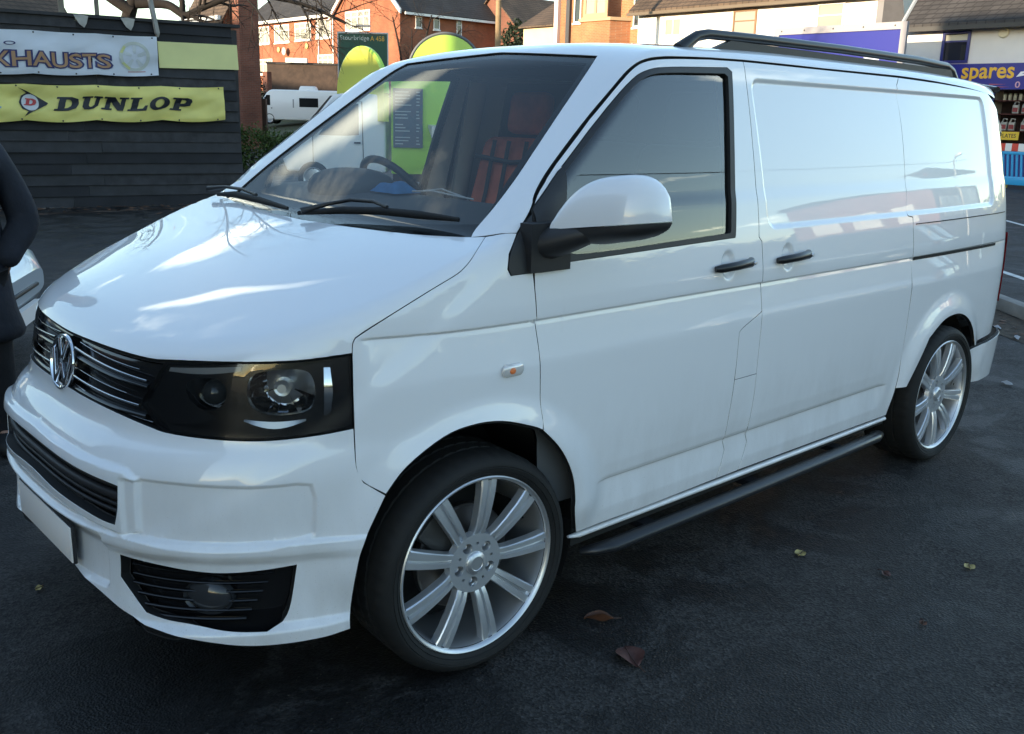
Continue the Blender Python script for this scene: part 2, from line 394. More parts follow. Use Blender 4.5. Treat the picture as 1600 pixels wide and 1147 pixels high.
POLY={'bonnet': [(0.0, -0.2761), (0.0343, -0.2759), (0.1055, -0.2737), (0.1753, -0.27), (0.2381, -0.2651), (0.2947, -0.2592), (0.3459, -0.2523), (0.3887, -0.2451), (0.4235, -0.238), (0.4524, -0.2309), (0.476, -0.224), (0.4912, -0.2188), (0.5024, -0.2141), (0.5202, -0.206), (0.5493, -0.1921), (0.5825, -0.1746), (0.6129, -0.1566), (0.639, -0.1397), (0.6632, -0.1224), (0.6867, -0.1038), (0.71, -0.0834), (0.7322, -0.0614), (0.7526, -0.0385), (0.7712, -0.0152), (0.7886, 0.0089), (0.8052, 0.0348), (0.8232, 0.0665), (0.8401, 0.1003), (0.8515, 0.1255), (0.8513, 0.1266), (0.8511, 0.1282), (0.8508, 0.13), (0.8505, 0.1318), (0.8503, 0.1337), (0.8501, 0.1356), (0.8499, 0.1376), (0.8499, 0.1398), (0.8499, 0.1421), (0.8501, 0.1446), (0.8503, 0.1472), (0.8507, 0.1499), (0.8508, 0.1512), (0.8508, 0.1518), (0.8514, 0.1543), (0.8532, 0.1612), (0.8562, 0.1745), (0.8604, 0.1922), (0.8655, 0.212), (0.8705, 0.2318), (0.8748, 0.2517), (0.8789, 0.2729), (0.8827, 0.2946), (0.8862, 0.3165), (0.8894, 0.3386), (0.8924, 0.3611), (0.8951, 0.3835), (0.8975, 0.4053), (0.8997, 0.4269), (0.9017, 0.4484), (0.9031, 0.4687), (0.9038, 0.4867), (0.9036, 0.5013), (0.9026, 0.5133), (0.901, 0.5242), (0.8987, 0.5358), (0.8953, 0.5484), (0.8905, 0.5615), (0.8839, 0.5756), (0.8749, 0.5917), (0.8606, 0.6126), (0.8443, 0.6358), (0.8324, 0.6548), (0.8256, 0.6671), (0.8241, 0.6667), (0.8119, 0.6626), (0.7943, 0.6567), (0.7739, 0.6505), (0.7532, 0.645), (0.7297, 0.6393), (0.6986, 0.6323), (0.6591, 0.6229), (0.6119, 0.6118), (0.5528, 0.6007), (0.4747, 0.5898), (0.3814, 0.579), (0.2859, 0.5699), (0.1927, 0.5638), (0.097, 0.5596), (0.0009, 0.5547), (0.0, 0.5547)], 'fender': [(-0.1572, 0.4669), (-0.1571, 0.4689), (-0.157, 0.4717), (-0.1568, 0.4749), (-0.1565, 0.478), (-0.1561, 0.481), (-0.1558, 0.4842), (-0.1552, 0.4873), (-0.1545, 0.4902), (-0.1534, 0.493), (-0.1521, 0.4957), (-0.1506, 0.4982), (-0.1489, 0.5004), (-0.1481, 0.5018), (-0.1478, 0.5025), (-0.1458, 0.5038), (-0.1397, 0.507), (-0.1279, 0.5129), (-0.1119, 0.5206), (-0.0941, 0.5291), (-0.0762, 0.5376), (-0.0582, 0.5461), (-0.0391, 0.5552), (-0.0194, 0.5645), (0.0003, 0.5738), (0.0203, 0.5832), (0.0407, 0.5929), (0.0611, 0.6025), (0.0808, 0.6118), (0.1005, 0.6208), (0.1202, 0.6297), (0.1387, 0.6383), (0.1546, 0.6466), (0.1669, 0.6544), (0.1766, 0.6617), (0.185, 0.669), (0.1938, 0.6771), (0.2031, 0.6861), (0.2125, 0.696), (0.2227, 0.7069), (0.2345, 0.7187), (0.2503, 0.7337), (0.2679, 0.7503), (0.2821, 0.7641), (0.2912, 0.7731), (0.3652, 0.7584), (0.3244, 0.6965), (0.3162, 0.6551), (0.3261, 0.6389), (0.4082, 0.6491), (0.4189, 0.5292), (0.42, 0.5131), (0.4302, 0.4338), (0.4362, 0.3071), (0.4415, 0.2416), (0.4373, 0.2195), (0.431, 0.2217), (0.4224, 0.2249), (0.4103, 0.2287), (0.3932, 0.2328), (0.3697, 0.238), (0.3414, 0.2442), (0.3119, 0.25), (0.284, 0.2538), (0.2582, 0.2555), (0.2328, 0.2559), (0.2079, 0.2549), (0.1834, 0.2525), (0.1599, 0.2493), (0.1371, 0.2451), (0.1138, 0.2389), (0.0888, 0.2298), (0.0602, 0.2168), (0.0296, 0.2008), (0.0003, 0.1837), (-0.0244, 0.1674), (-0.0448, 0.1506), (-0.0623, 0.1327), (-0.0763, 0.1169), (-0.086, 0.1059), (-0.0877, 0.1068), (-0.0984, 0.1139), (-0.1138, 0.1242), (-0.1296, 0.1354), (-0.1418, 0.1457), (-0.1493, 0.1538), (-0.1542, 0.1612), (-0.1575, 0.1692), (-0.1602, 0.1795), (-0.1619, 0.1933), (-0.1621, 0.2097), (-0.1615, 0.2265), (-0.1608, 0.2415), (-0.1608, 0.2523), (-0.1608, 0.2607), (-0.1608, 0.2701), (-0.1608, 0.2838), (-0.1609, 0.3058), (-0.1604, 0.3336), (-0.1596, 0.3602), (-0.1594, 0.3782)], 'ws': [(0.0, 1.8411), (0.04, 1.8375), (0.2236, 1.8171), (0.4162, 1.7993), (0.552, 1.789), (0.6033, 1.6195), (0.6399, 1.4698), (0.6835, 1.2957), (0.7233, 1.1337), (0.743, 0.9997), (0.7735, 0.8655), (0.6977, 0.8488), (0.5512, 0.8202), (0.2839, 0.7923), (0.0, 0.7786)], 'roof': [(0.8603, 0.0), (0.8573, -0.0354), (0.8381, -0.2219), (0.8237, -0.4023), (0.8172, -0.5159), (0.6731, -0.6099), (0.5534, -0.6924), (0.4151, -0.799), (0.2873, -0.906), (0.1821, -0.9927), (0.0713, -1.0814), (0.0907, -1.0908), (0.1445, -1.1057), (0.2182, -1.0424), (0.2518, -0.9956), (0.359, -0.9092), (0.5334, -0.7922), (0.6789, -0.7144), (0.7547, -0.6765), (0.8211, -0.6582), (0.9184, -0.6591), (1.1661, -0.6542), (1.3681, -0.6523), (1.9039, -0.6552), (2.5591, -0.6546), (3.3, -0.6607), (3.72, -0.6688), (3.8, -0.45), (3.82, 0.0)], 'door': [(0.2159, 1.3812), (0.2496, 1.4229), (0.357, 1.5094), (0.5304, 1.6421), (0.6763, 1.7484), (0.7516, 1.8003), (0.8179, 1.8316), (0.9177, 1.8454), (1.1625, 1.8557), (1.3644, 1.8591), (1.3571, 1.7827), (1.3403, 1.5469), (1.3268, 1.3102), (1.3214, 1.2385), (1.3386, 1.2213), (1.3443, 1.074), (1.3475, 1.0636), (1.3469, 0.9619), (1.2229, 0.9145), (1.2075, 0.901), (1.2057, 0.7216), (1.1873, 0.505), (1.2095, 0.4421), (1.1704, 0.3346), (0.7654, 0.3307), (0.406, 0.3362), (0.3621, 0.4294), (0.3621, 0.4723), (0.3443, 0.5524), (0.303, 0.6282), (0.2559, 0.6866), (0.1997, 0.7382), (0.2045, 0.7617), (0.203, 0.8286), (0.1982, 0.9707), (0.1913, 1.0546), (0.188, 1.0778), (0.1815, 1.2086)], 'flap': [(1.3469, 0.9619), (1.2229, 0.9145), (1.2075, 0.901), (1.2057, 0.7216), (1.3447, 0.7225), (1.3438, 0.7753)], 'lowpanel': [(1.2057, 0.7216), (1.1873, 0.505), (1.2095, 0.4421), (1.1704, 0.3346), (1.3084, 0.3352), (1.3553, 0.4442), (1.3352, 0.4963), (1.3459, 0.6204), (1.3447, 0.7225)], 'sliding': [(1.3644, 1.8591), (1.3571, 1.7827), (1.3403, 1.5469), (1.3268, 1.3102), (1.3214, 1.2385), (1.3386, 1.2213), (1.3443, 1.074), (1.3475, 1.0636), (1.3469, 0.9619), (1.3438, 0.7753), (1.3447, 0.7225), (1.3459, 0.6204), (1.3352, 0.4963), (1.3553, 0.4442), (1.3084, 0.3352), (1.8586, 0.3317), (2.5026, 0.3262), (2.5249, 0.4581), (2.5423, 0.5485), (2.5495, 0.7806), (2.5499, 0.9824), (2.5416, 1.087), (2.5316, 1.2513), (2.4891, 1.2583), (2.5107, 1.383), (2.5355, 1.653), (2.521, 1.8205), (2.554, 1.856)], 'quarter': [(1.894, 0.4581), (1.9089, 0.5485), (1.9142, 0.7806), (1.9171, 0.9824), (1.9112, 1.087), (1.91, 1.2513), (1.872, 1.2583), (1.9071, 1.383), (1.958, 1.653), (1.9606, 1.8205), (1.9962, 1.856), (2.3946, 1.8476), (2.7889, 1.8342), (2.9502, 1.822), (3.1478, 1.7), (3.1807, 1.45), (3.1862, 1.2), (3.1911, 0.95), (3.182, 0.7), (3.115, 0.56), (2.7246, 0.55), (2.6669, 0.5398), (2.6006, 0.6384), (2.5111, 0.7114), (2.3996, 0.7537), (2.2882, 0.7569), (2.1996, 0.7381), (2.0914, 0.6719), (2.0313, 0.5679), (1.9558, 0.455)], 'windowO': [(0.3642, 1.5011), (0.5496, 1.6428), (0.732, 1.7711), (0.8099, 1.8027), (0.9, 1.8157), (1.2549, 1.8309), (1.278, 1.8182), (1.2225, 1.5473), (1.1784, 1.255), (1.1733, 1.2464), (0.314, 1.2283), (0.3259, 1.3581)], 'windowI': [(0.3605, 1.4841), (0.5612, 1.6347), (0.7276, 1.7506), (0.807, 1.7859), (0.8975, 1.7983), (1.2307, 1.8099), (1.2487, 1.7998), (1.1972, 1.5482), (1.1511, 1.27), (1.1445, 1.2626), (0.4012, 1.2414), (0.3174, 1.2551)], 'sail': [(0.2159, 1.3812), (0.3642, 1.5011), (0.3285, 1.358), (0.3144, 1.2123), (0.1854, 1.2101)], 'sailF': [(0.3652, 0.7584), (0.3244, 0.6965), (0.3162, 0.6551), (0.3261, 0.6389), (0.4082, 0.6491), (0.4096, 0.7202), (0.4252, 0.8143)], 'hl': [(-0.2175, 0.9725), (-0.2961, 0.8525), (-0.2216, 0.7902), (-0.1444, 0.7872), (-0.0218, 0.7838), (0.0751, 0.7848), (0.1704, 0.7937), (0.2787, 0.8097), (0.2751, 1.0062), (0.2097, 0.9983), (0.1342, 0.9911), (0.0588, 0.9883), (-0.0596, 0.9857)], 'grille': [(0.0, 0.9994), (-0.0304, 0.9995), (-0.2096, 1.0024), (-0.3394, 1.0024), (-0.415, 1.0025), (-0.4507, 0.9994), (-0.3859, 0.8789), (-0.4569, 0.8181), (-0.4218, 0.8261), (-0.3123, 0.8416), (-0.1802, 0.8487), (-0.0914, 0.8521), (0.0, 0.8548)], 'bumper': [(-0.1802, 0.8487), (-0.3123, 0.8416), (-0.4218, 0.8261), (-0.454, 0.8187), (-0.5228, 0.8158), (-0.6234, 0.8129), (-0.7022, 0.8138), (-0.7812, 0.8222), (-0.8747, 0.8367), (-0.876, 0.7901), (-0.8791, 0.7244), (-0.8951, 0.6878), (-0.9441, 0.6483), (-0.9052, 0.5554), (-0.8854, 0.4913), (-0.8734, 0.4161), (-0.8591, 0.3095), (-0.86, 0.2591), (-0.7955, 0.2535), (-0.7169, 0.2515), (-0.6421, 0.256), (-0.5691, 0.2739), (-0.49, 0.2906), (-0.402, 0.3002), (-0.2919, 0.3541), (-0.189, 0.3665), (-0.0188, 0.3742)], 'lowgrille': [(-0.085, 0.7082), (-0.1815, 0.7033), (-0.289, 0.6935), (-0.3628, 0.6856), (-0.3875, 0.6811), (-0.3852, 0.6208), (-0.3733, 0.569), (-0.34, 0.5703), (-0.2626, 0.5856), (-0.1328, 0.5985), (-0.0443, 0.6089)], 'fog': [(-0.3676, 0.474), (-0.4537, 0.47), (-0.5377, 0.4601), (-0.6004, 0.4559), (-0.6669, 0.4614), (-0.7473, 0.4715), (-0.7301, 0.3394), (-0.7135, 0.3074), (-0.6867, 0.2929), (-0.6102, 0.296), (-0.5329, 0.3084), (-0.4784, 0.3129), (-0.4313, 0.3255), (-0.3639, 0.4085)]}
PT={'bladeN': [(-0.0307, 0.0193, 1.3052), (0.0485, -0.1434, 1.3251), (0.0767, -0.323, 1.3364), (0.089, -0.5115, 1.3404), (0.099, -0.693, 1.3423)], 'armN': [(-0.0406, -0.0178, 1.3162), (0.049, -0.0537, 1.3395), (0.0833, -0.1345, 1.3574), (0.0906, -0.2592, 1.3615), (0.0776, -0.354, 1.3515)], 'bladeF': [(0.0317, 0.7635, 1.3112), (0.0497, 0.6456, 1.3192), (0.0266, 0.3898, 1.3168), (-0.0073, 0.13, 1.3106)], 'armF': [(0.0456, 0.875, 1.3256), (0.0722, 0.7739, 1.3394), (0.0677, 0.6156, 1.3413), (0.0392, 0.4482, 1.333)]}

# ================================================================== ground
def asphalt():
    m=bpy.data.materials.new('asphalt'); m.use_nodes=True; nt=m.node_tree; b=nt.nodes['Principled BSDF']; N=nt.nodes.new; L=nt.links.new
    tc=N('ShaderNodeTexCoord')
    def noise(s,d=6,r=.55,dist=0):
        n=N('ShaderNodeTexNoise'); n.inputs['Scale'].default_value=s; n.inputs['Detail'].default_value=d; n.inputs['Roughness'].default_value=r; n.inputs['Distortion'].default_value=dist; L(tc.outputs['Object'],n.inputs['Vector']); return n
    def rng(src,a,b_,c,d):
        r=N('ShaderNodeMapRange'); r.inputs['From Min'].default_value=a; r.inputs['From Max'].default_value=b_; r.inputs['To Min'].default_value=c; r.inputs['To Max'].default_value=d; L(src,r.inputs[0]); return r.outputs[0]
    big=noise(1.9,9,.68,.6); mid=noise(9,6,.6); fine=noise(140,3,.6); vor=N('ShaderNodeTexVoronoi'); vor.inputs['Scale'].default_value=120; L(tc.outputs['Object'],vor.inputs['Vector'])
    pat=rng(big.outputs[0],.475,.535,0,1)
    mixn=N('ShaderNodeMix'); mixn.data_type='RGBA'; mixn.inputs['A'].default_value=(.0100,.0096,.0098,1); mixn.inputs['B'].default_value=(.030,.0282,.0272,1); L(pat,mixn.inputs['Factor'])
    k=N('ShaderNodeMath'); k.operation='MULTIPLY'; L(rng(mid.outputs[0],.3,.7,.75,1.25),k.inputs[0]); vs=N('ShaderNodeSeparateColor'); L(vor.outputs['Color'],vs.inputs[0]); L(rng(vs.outputs[0],0,1,.35,1.75),k.inputs[1])
    v=N('ShaderNodeVectorMath'); v.operation='SCALE'; L(mixn.outputs['Result'],v.inputs[0]); L(k.outputs[0],v.inputs['Scale'])
    # pale grit
    grit=N('ShaderNodeTexVoronoi'); grit.inputs['Scale'].default_value=55; L(tc.outputs['Object'],grit.inputs['Vector'])
    gs=N('ShaderNodeMath'); gs.operation='LESS_THAN'; gs.inputs[1].default_value=.16; L(grit.outputs['Distance'],gs.inputs[0])
    gc=N('ShaderNodeSeparateColor'); L(grit.outputs['Color'],gc.inputs[0]); gp=N('ShaderNodeMath'); gp.operation='GREATER_THAN'; gp.inputs[1].default_value=.86; L(gc.outputs[0],gp.inputs[0])
    gm=N('ShaderNodeMath'); gm.operation='MULTIPLY'; L(gs.outputs[0],gm.inputs[0]); L(gp.outputs[0],gm.inputs[1])
    m2=N('ShaderNodeMix'); m2.data_type='RGBA'; m2.inputs['B'].default_value=(.085,.075,.060,1); L(v.outputs[0],m2.inputs['A']); L(gm.outputs[0],m2.inputs['Factor'])
    L(m2.outputs['Result'],b.inputs['Base Color'])
    L(rng(big.outputs[0],.42,.6,.55,.9),b.inputs['Roughness']); b.inputs['Specular IOR Level'].default_value=.35
    bp=N('ShaderNodeBump'); bp.inputs['Strength'].default_value=.75; bp.inputs['Distance'].default_value=.003; L(vor.outputs['Distance'],bp.inputs['Height'])
    bp2=N('ShaderNodeBump'); bp2.inputs['Strength'].default_value=.15; bp2.inputs['Distance'].default_value=.01; L(mid.outputs[0],bp2.inputs['Height']); L(bp.outputs[0],bp2.inputs['Normal']); L(bp2.outputs[0],b.inputs['Normal'])
    return m
ASPH=asphalt()
def sheet(name,poly,z,m,kind='structure'):
    mb=MB(); mb.add([(x,y,z) for x,y in poly],[tuple(range(len(poly)))]); return tag(mb.build(name,m),kind=kind)
sheet('ground',[(-300,-300),(400,-300),(400,400),(-300,400)],0,ASPH)
LINE=mat('road_paint_white',(.55,.55,.53),.7,noise=(12,.3,6))
for nm,a,b,w in (('parking_line',(16.2,3.27),(24.5,10.4),.10),('parking_line',(9.4,.62),(16.5,7.98),.10)):
    a=Vector((*a,.004)); b=Vector((*b,.004)); 
    d=(b-a).normalized(); n=Vector((-d.y,d.x,0))*w/2
    sheet(nm,[(a-n)[:2],(b-n)[:2],(b+n)[:2],(a+n)[:2]],.004,LINE)
def wall_mat(name,color,amount=.12,rough=.8): return mat(name,color,rough,noise=(1.3,amount,8),bump=(60,.2,.01))
def brick_mat(name,c1,c2,mortar):
    if name in MATS: return MATS[name]
    m=bpy.data.materials.new(name); m.use_nodes=True; MATS[name]=m; nt=m.node_tree; b=nt.nodes['Principled BSDF']; N=nt.nodes.new; L=nt.links.new
    tc=N('ShaderNodeTexCoord'); s=N('ShaderNodeSeparateXYZ'); L(tc.outputs['Object'],s.inputs[0]); a=N('ShaderNodeMath'); L(s.outputs[0],a.inputs[0]); L(s.outputs[1],a.inputs[1])
    c=N('ShaderNodeCombineXYZ'); L(a.outputs[0],c.inputs[0]); L(s.outputs[2],c.inputs[1])
    br=N('ShaderNodeTexBrick'); br.inputs['Scale'].default_value=1; br.inputs['Brick Width'].default_value=.225; br.inputs['Row Height'].default_value=.075; br.inputs['Mortar Size'].default_value=.006
    br.inputs['Color1'].default_value=(*c1,1); br.inputs['Color2'].default_value=(*c2,1); br.inputs['Mortar'].default_value=(*mortar,1); L(c.outputs[0],br.inputs['Vector'])
    n=N('ShaderNodeTexNoise'); n.inputs['Scale'].default_value=.9; n.inputs['Detail'].default_value=7; L(tc.outputs['Object'],n.inputs['Vector'])
    r=N('ShaderNodeMapRange'); r.inputs['From Min'].default_value=.3; r.inputs['From Max'].default_value=.7; r.inputs['To Min'].default_value=.72; r.inputs['To Max'].default_value=1.25; L(n.outputs[0],r.inputs[0])
    v=N('ShaderNodeVectorMath'); v.operation='SCALE'; L(br.outputs[0],v.inputs[0]); L(r.outputs[0],v.inputs['Scale']); L(v.outputs[0],b.inputs['Base Color']); b.inputs['Roughness'].default_value=.9
    return m
def tile_mat(name,color):
    if name in MATS: return MATS[name]
    m=bpy.data.materials.new(name); m.use_nodes=True; MATS[name]=m; nt=m.node_tree; b=nt.nodes['Principled BSDF']; N=nt.nodes.new; L=nt.links.new
    tc=N('ShaderNodeTexCoord'); s=N('ShaderNodeSeparateXYZ'); L(tc.outputs['Object'],s.inputs[0]); a=N('ShaderNodeMath'); L(s.outputs[0],a.inputs[0]); L(s.outputs[1],a.inputs[1])
    c=N('ShaderNodeCombineXYZ'); L(a.outputs[0],c.inputs[0]); L(s.outputs[2],c.inputs[1])
    br=N('ShaderNodeTexBrick'); br.inputs['Scale'].default_value=1; br.inputs['Brick Width'].default_value=.3; br.inputs['Row Height'].default_value=.16; br.inputs['Mortar Size'].default_value=.02
    k=.6; br.inputs['Color1'].default_value=(*color,1); br.inputs['Color2'].default_value=tuple(x*.75 for x in color)+(1,); br.inputs['Mortar'].default_value=tuple(x*.4 for x in color)+(1,); L(c.outputs[0],br.inputs['Vector'])
    n=N('ShaderNodeTexNoise'); n.inputs['Scale'].default_value=.7; n.inputs['Detail'].default_value=8; L(tc.outputs['Object'],n.inputs['Vector'])
    r=N('ShaderNodeMapRange'); r.inputs['From Min'].default_value=.3; r.inputs['From Max'].default_value=.7; r.inputs['To Min'].default_value=.7; r.inputs['To Max'].default_value=1.3; L(n.outputs[0],r.inputs[0])
    v=N('ShaderNodeVectorMath'); v.operation='SCALE'; L(br.outputs[0],v.inputs[0]); L(r.outputs[0],v.inputs['Scale']); L(v.outputs[0],b.inputs['Base Color']); b.inputs['Roughness'].default_value=.85
    bp=N('ShaderNodeBump'); bp.inputs['Strength'].default_value=.6; bp.inputs['Distance'].default_value=.03; L(br.outputs['Fac'],bp.inputs['Height']); bp.invert=True; L(bp.outputs[0],b.inputs['Normal'])
    return m
# bank that carries the houses beyond the yard
mb=MB(); xs=[24,27,30,33,36,60,120]; hs=[0,.5,1.0,2.0,3.2,3.3,5.0]
for i in range(len(xs)-1): mb.add([(xs[i],46.2,hs[i]+.01),(xs[i+1],46.2,hs[i+1]+.01),(xs[i+1],160,hs[i+1]+.01),(xs[i],160,hs[i]+.01)],[(0,1,2,3)])
mb.add([(24,46.2,0)]+[(x,46.2,h+.01) for x,h in zip(xs,hs)]+[(120,46.2,0)],[tuple(range(len(xs)+2))])
tag(mb.build('hillside',mat('rough_grass_bank',(.045,.05,.022),.95,noise=(.6,.5,8))),kind='structure')
# kerb and the verge behind the van
KERBM=mat('kerb_concrete',(.20,.19,.175),.85,noise=(6,.2,6),bump=(80,.3,.005))
k0=Vector((7.28,.16,0)); kd=Vector((.68,.73,0)).normalized(); kn=Vector((kd.y,-kd.x,0))
kb=tag(empty('kerb'),kind='structure')
for i in range(-3,7):
    p=k0+kd*(.92*i+.46)+kn*.06; MB().box((p.x,p.y,.06),(.91,.125,.12),rz=math.atan2(kd.y,kd.x)).build('kerb_stone',KERBM,kb,bevel=.012)
sheet('dirt_strip',[tuple((k0+kd*t+kn*s)[:2]) for t,s in ((-2.6,-.02),(2.6,-.02),(2.8,-.30),(1.2,-.42),(-.3,-.55),(-2.4,-.34))],.004,mat('dirt',(.045,.032,.02),.95,noise=(14,.5,8),bump=(40,.6,.01)),'structure')

# ================================================================== text and small builders
def text_data(s,size=1,bold=0.0,shear=0.0,extrude=0.0):
    c=bpy.data.curves.new('lettering','FONT'); c.body=s; c.size=size; c.offset=bold; c.shear=shear; c.extrude=extrude; c.resolution_u=3
    o=bpy.data.objects.new('lettering',c); COL.objects.link(o); me=bpy.data.meshes.new_from_object(o); bpy.data.objects.remove(o); bpy.data.curves.remove(c)
    v=np.zeros(len(me.vertices)*3); me.vertices.foreach_get('co',v); return me,v.reshape(-1,3)
def letters(name,s,o,e1,e2,width,height,m,parent,bold=0.,shear=0.,lift=.006,warp=None):
    """lettering fitted to width x height with its lower left corner at o"""
    me,v=text_data(s,1,bold,shear); lo=v.min(0); hi=v.max(0); o,e1,e2=Vector(o),Vector(e1),Vector(e2); n=e1.cross(e2)
    u=(v[:,0]-lo[0])/(hi[0]-lo[0])*width; w=(v[:,1]-lo[1])/(hi[1]-lo[1])*height
    X=np.array(o)[None]+u[:,None]*np.array(e1)+w[:,None]*np.array(e2)+lift*np.array(n)[None]
    if warp: X=warp(X)
    me.vertices.foreach_set('co',X.ravel()); me.materials.clear(); me.materials.append(m); me.name=name; me.update(); return link(name,me,parent)
def flat_poly(name,polys,o,e1,e2,m,parent,lift=.006,g=None,holes=()):
    """flat print: outlines with holes in the plane (e1,e2) at o"""
    o,e1,e2=[np.array(a,float) for a in (o,e1,e2)]; n=np.cross(e1,e2); mb=MB()
    for p in polys:
        hs=[h for h in holes if in_poly(np.array([h[0]]),p)[0]]
        P,F,_=triangulate([[np.array(a,float) for a in p]]+[[np.array(a,float) for a in h] for h in hs],g or 9.)
        V=[o+e1*a+e2*b+n*lift for a,b in P]; s_=1
        mb.add(V,[tuple(map(int,f)) for f in F])
    ob=mb.build(name,m,parent); return ob
PANE=mat('window_pane',(.02,.023,.026),.04,0,0,.8); PANEW=mat('window_pane_curtained',(.30,.29,.25),.08); FRW=mat('white_upvc',(.78,.77,.74),.45)
def window(parent,face,pos,u0,u1,z0,z1,cols=2,top=True,frame=FRW,pane=PANE,fr=.07,sill=True,blind=False):
    """face 'x': pane looks to -x at x=pos, u is y; face 'y': looks to -y at y=pos, u is x"""
    f=(lambda u,d,z:(pos-d,u,z)) if face=='x' else (lambda u,d,z:(u,pos-d,z))
    def bx(mb,a,b,c,d,e,g):
        p=[f(a,c,e),f(b,d,g)]; mb.b2(min(p[0][0],p[1][0]),max(p[0][0],p[1][0]),min(p[0][1],p[1][1]),max(p[0][1],p[1][1]),min(p[0][2],p[1][2]),max(p[0][2],p[1][2])); return mb
    u0,u1=min(u0,u1),max(u0,u1); z0,z1=min(z0,z1),max(z0,z1)
    mb=MB(); bx(mb,u0,u1,.003,.06,z1-fr,z1); bx(mb,u0,u1,.003,.06,z0,z0+fr); bx(mb,u0,u0+fr,.003,.06,z0+fr,z1-fr); bx(mb,u1-fr,u1,.003,.06,z0+fr,z1-fr)
    for i in range(1,cols):
        u=u0+(u1-u0)*i/cols; bx(mb,u-fr*.4,u+fr*.4,.003,.055,z0+fr,z1-fr)
    if top: bx(mb,u0+fr,u1-fr,.003,.052,z1-(z1-z0)*.32-fr*.3,z1-(z1-z0)*.32+fr*.3)
    w=mb.build('window',frame,parent)
    bx(MB(),u0+fr,u1-fr,.004,.02,z0+fr,z1-fr).build('pane',pane,w)
    if blind: bx(MB(),u0+fr*1.2,u1-fr*1.2,.0205,.026,z1-(z1-z0)*.30,z1-fr*1.3).build('blind',mat('blind_cream',(.55,.52,.42),.8),w)
    if sill: bx(MB(),u0-.06,u1+.06,.002,.11,z0-.09,z0-.004).build('sill',frame,w)
    return w
def gable_house(name,x0,x1,y0,y1,zb,ze,zr,axis,wm,rm,over=.25):
    """axis of the ridge 'x' or 'y'"""
    t=empty(name,((x0+x1)/2,(y0+y1)/2,zb)); L_=Vector(t.location)
    mb=MB()
    if axis=='x':
        yc=(y0+y1)/2
        mb.prism([(y0,zb),(y1,zb),(y1,ze),(yc,zr),(y0,ze)],x0,x1,lambda a,b,h:(h-L_.x,a-L_.y,b-L_.z)); mb.build('wall',wm,t)
        for s,(ya,yb) in enumerate(((y0,yc),(y1,yc))):
            k=(zr-ze)/(yb-ya); e=-over if ya<yb else over; mb=MB(); th=.10
            P=[(x0-over,ya+e,ze+k*e+.02),(x1+over,ya+e,ze+k*e+.02),(x1+over,yb,zr+.02),(x0-over,yb,zr+.02)]
            mb.add([(p[0]-L_.x,p[1]-L_.y,p[2]-L_.z) for p in P]+[(p[0]-L_.x,p[1]-L_.y,p[2]+th-L_.z) for p in P],[(0,1,2,3),(7,6,5,4),(0,4,5,1),(1,5,6,2),(3,2,6,7),(0,3,7,4)]); mb.build('roof',rm,t)
    else:
        xc=(x0+x1)/2
        mb.prism([(x0,zb),(x1,zb),(x1,ze),(xc,zr),(x0,ze)],y0,y1,lambda a,b,h:(a-L_.x,h-L_.y,b-L_.z)); mb.build('wall',wm,t)
        for xa,xb in ((x0,xc),(x1,xc)):
            k=(zr-ze)/(xb-xa); e=-over if xa<xb else over; mb=MB(); th=.10
            P=[(xa+e,y0-over,ze+k*e+.02),(xa+e,y1+over,ze+k*e+.02),(xb,y1+over,zr+.02),(xb,y0-over,zr+.02)]
            mb.add([(p[0]-L_.x,p[1]-L_.y,p[2]-L_.z) for p in P]+[(p[0]-L_.x,p[1]-L_.y,p[2]+th-L_.z) for p in P],[(0,1,2,3),(7,6,5,4),(0,4,5,1),(1,5,6,2),(3,2,6,7),(0,3,7,4)]); mb.build('roof',rm,t)
    return t
class Off:
    """parent proxy that re-bases world coordinates onto a thing's own origin"""
    pass
def rebase(t):
    """children built in world coordinates: shift them into the thing's frame"""
    for ch in t.children:
        if ch.type=='MESH' and not ch.get('_ok'):
            ch.location=-Vector(t.location); ch['_ok']=1
    for ch in t.children:
        if '_ok' in ch: del ch['_ok']
RED=brick_mat('red_brick',(.33,.095,.042),(.26,.075,.034),(.27,.18,.12)); DRED=brick_mat('dark_red_brick',(.20,.07,.042),(.15,.052,.033),(.16,.12,.09)); BUFF=brick_mat('orange_brick',(.38,.155,.065),(.31,.12,.052),(.33,.23,.15))
BROWNT=tile_mat('brown_roof_tiles',(.11,.075,.05)); SLATE=tile_mat('dark_slate_tiles',(.045,.042,.042)); RENDERW=wall_mat('white_render',(.76,.73,.67),.05); CREAM=wall_mat('cream_render',(.66,.52,.33),.06)
# ================================================================== houses beyond the yard (left)
h=tag(empty('brick_house',(43.5,60,3.2)),'sunlit red brick house with white windows and gable wing behind the road sign','house')
L_=Vector(h.location)
def loc(o): o.location=-L_; return o
mb=MB(); mb.b2(39.48,47.6,62.72,76.7,3.0,8.9); loc(mb.build('wall',RED,h))
mb=MB(); mb.prism([(54.3,3.0),(62.7,3.0),(62.7,8.85),(58.5,12.6),(54.3,8.85)],39.48,48.6,lambda a,b,c:(c,a,b)); loc(mb.build('gable_wing',RED,h))
mb=MB(); mb.add([(39.1,62.75,8.86),(39.1,77,8.86),(43.6,77,12.3),(43.6,62.75,12.3),(39.1,62.75,9.0),(39.1,77,9.0),(43.6,77,12.45),(43.6,62.75,12.45)],[(3,2,1,0),(4,5,6,7),(0,1,5,4),(1,2,6,5),(0,4,7,3)]); loc(mb.build('roof',SLATE,h))
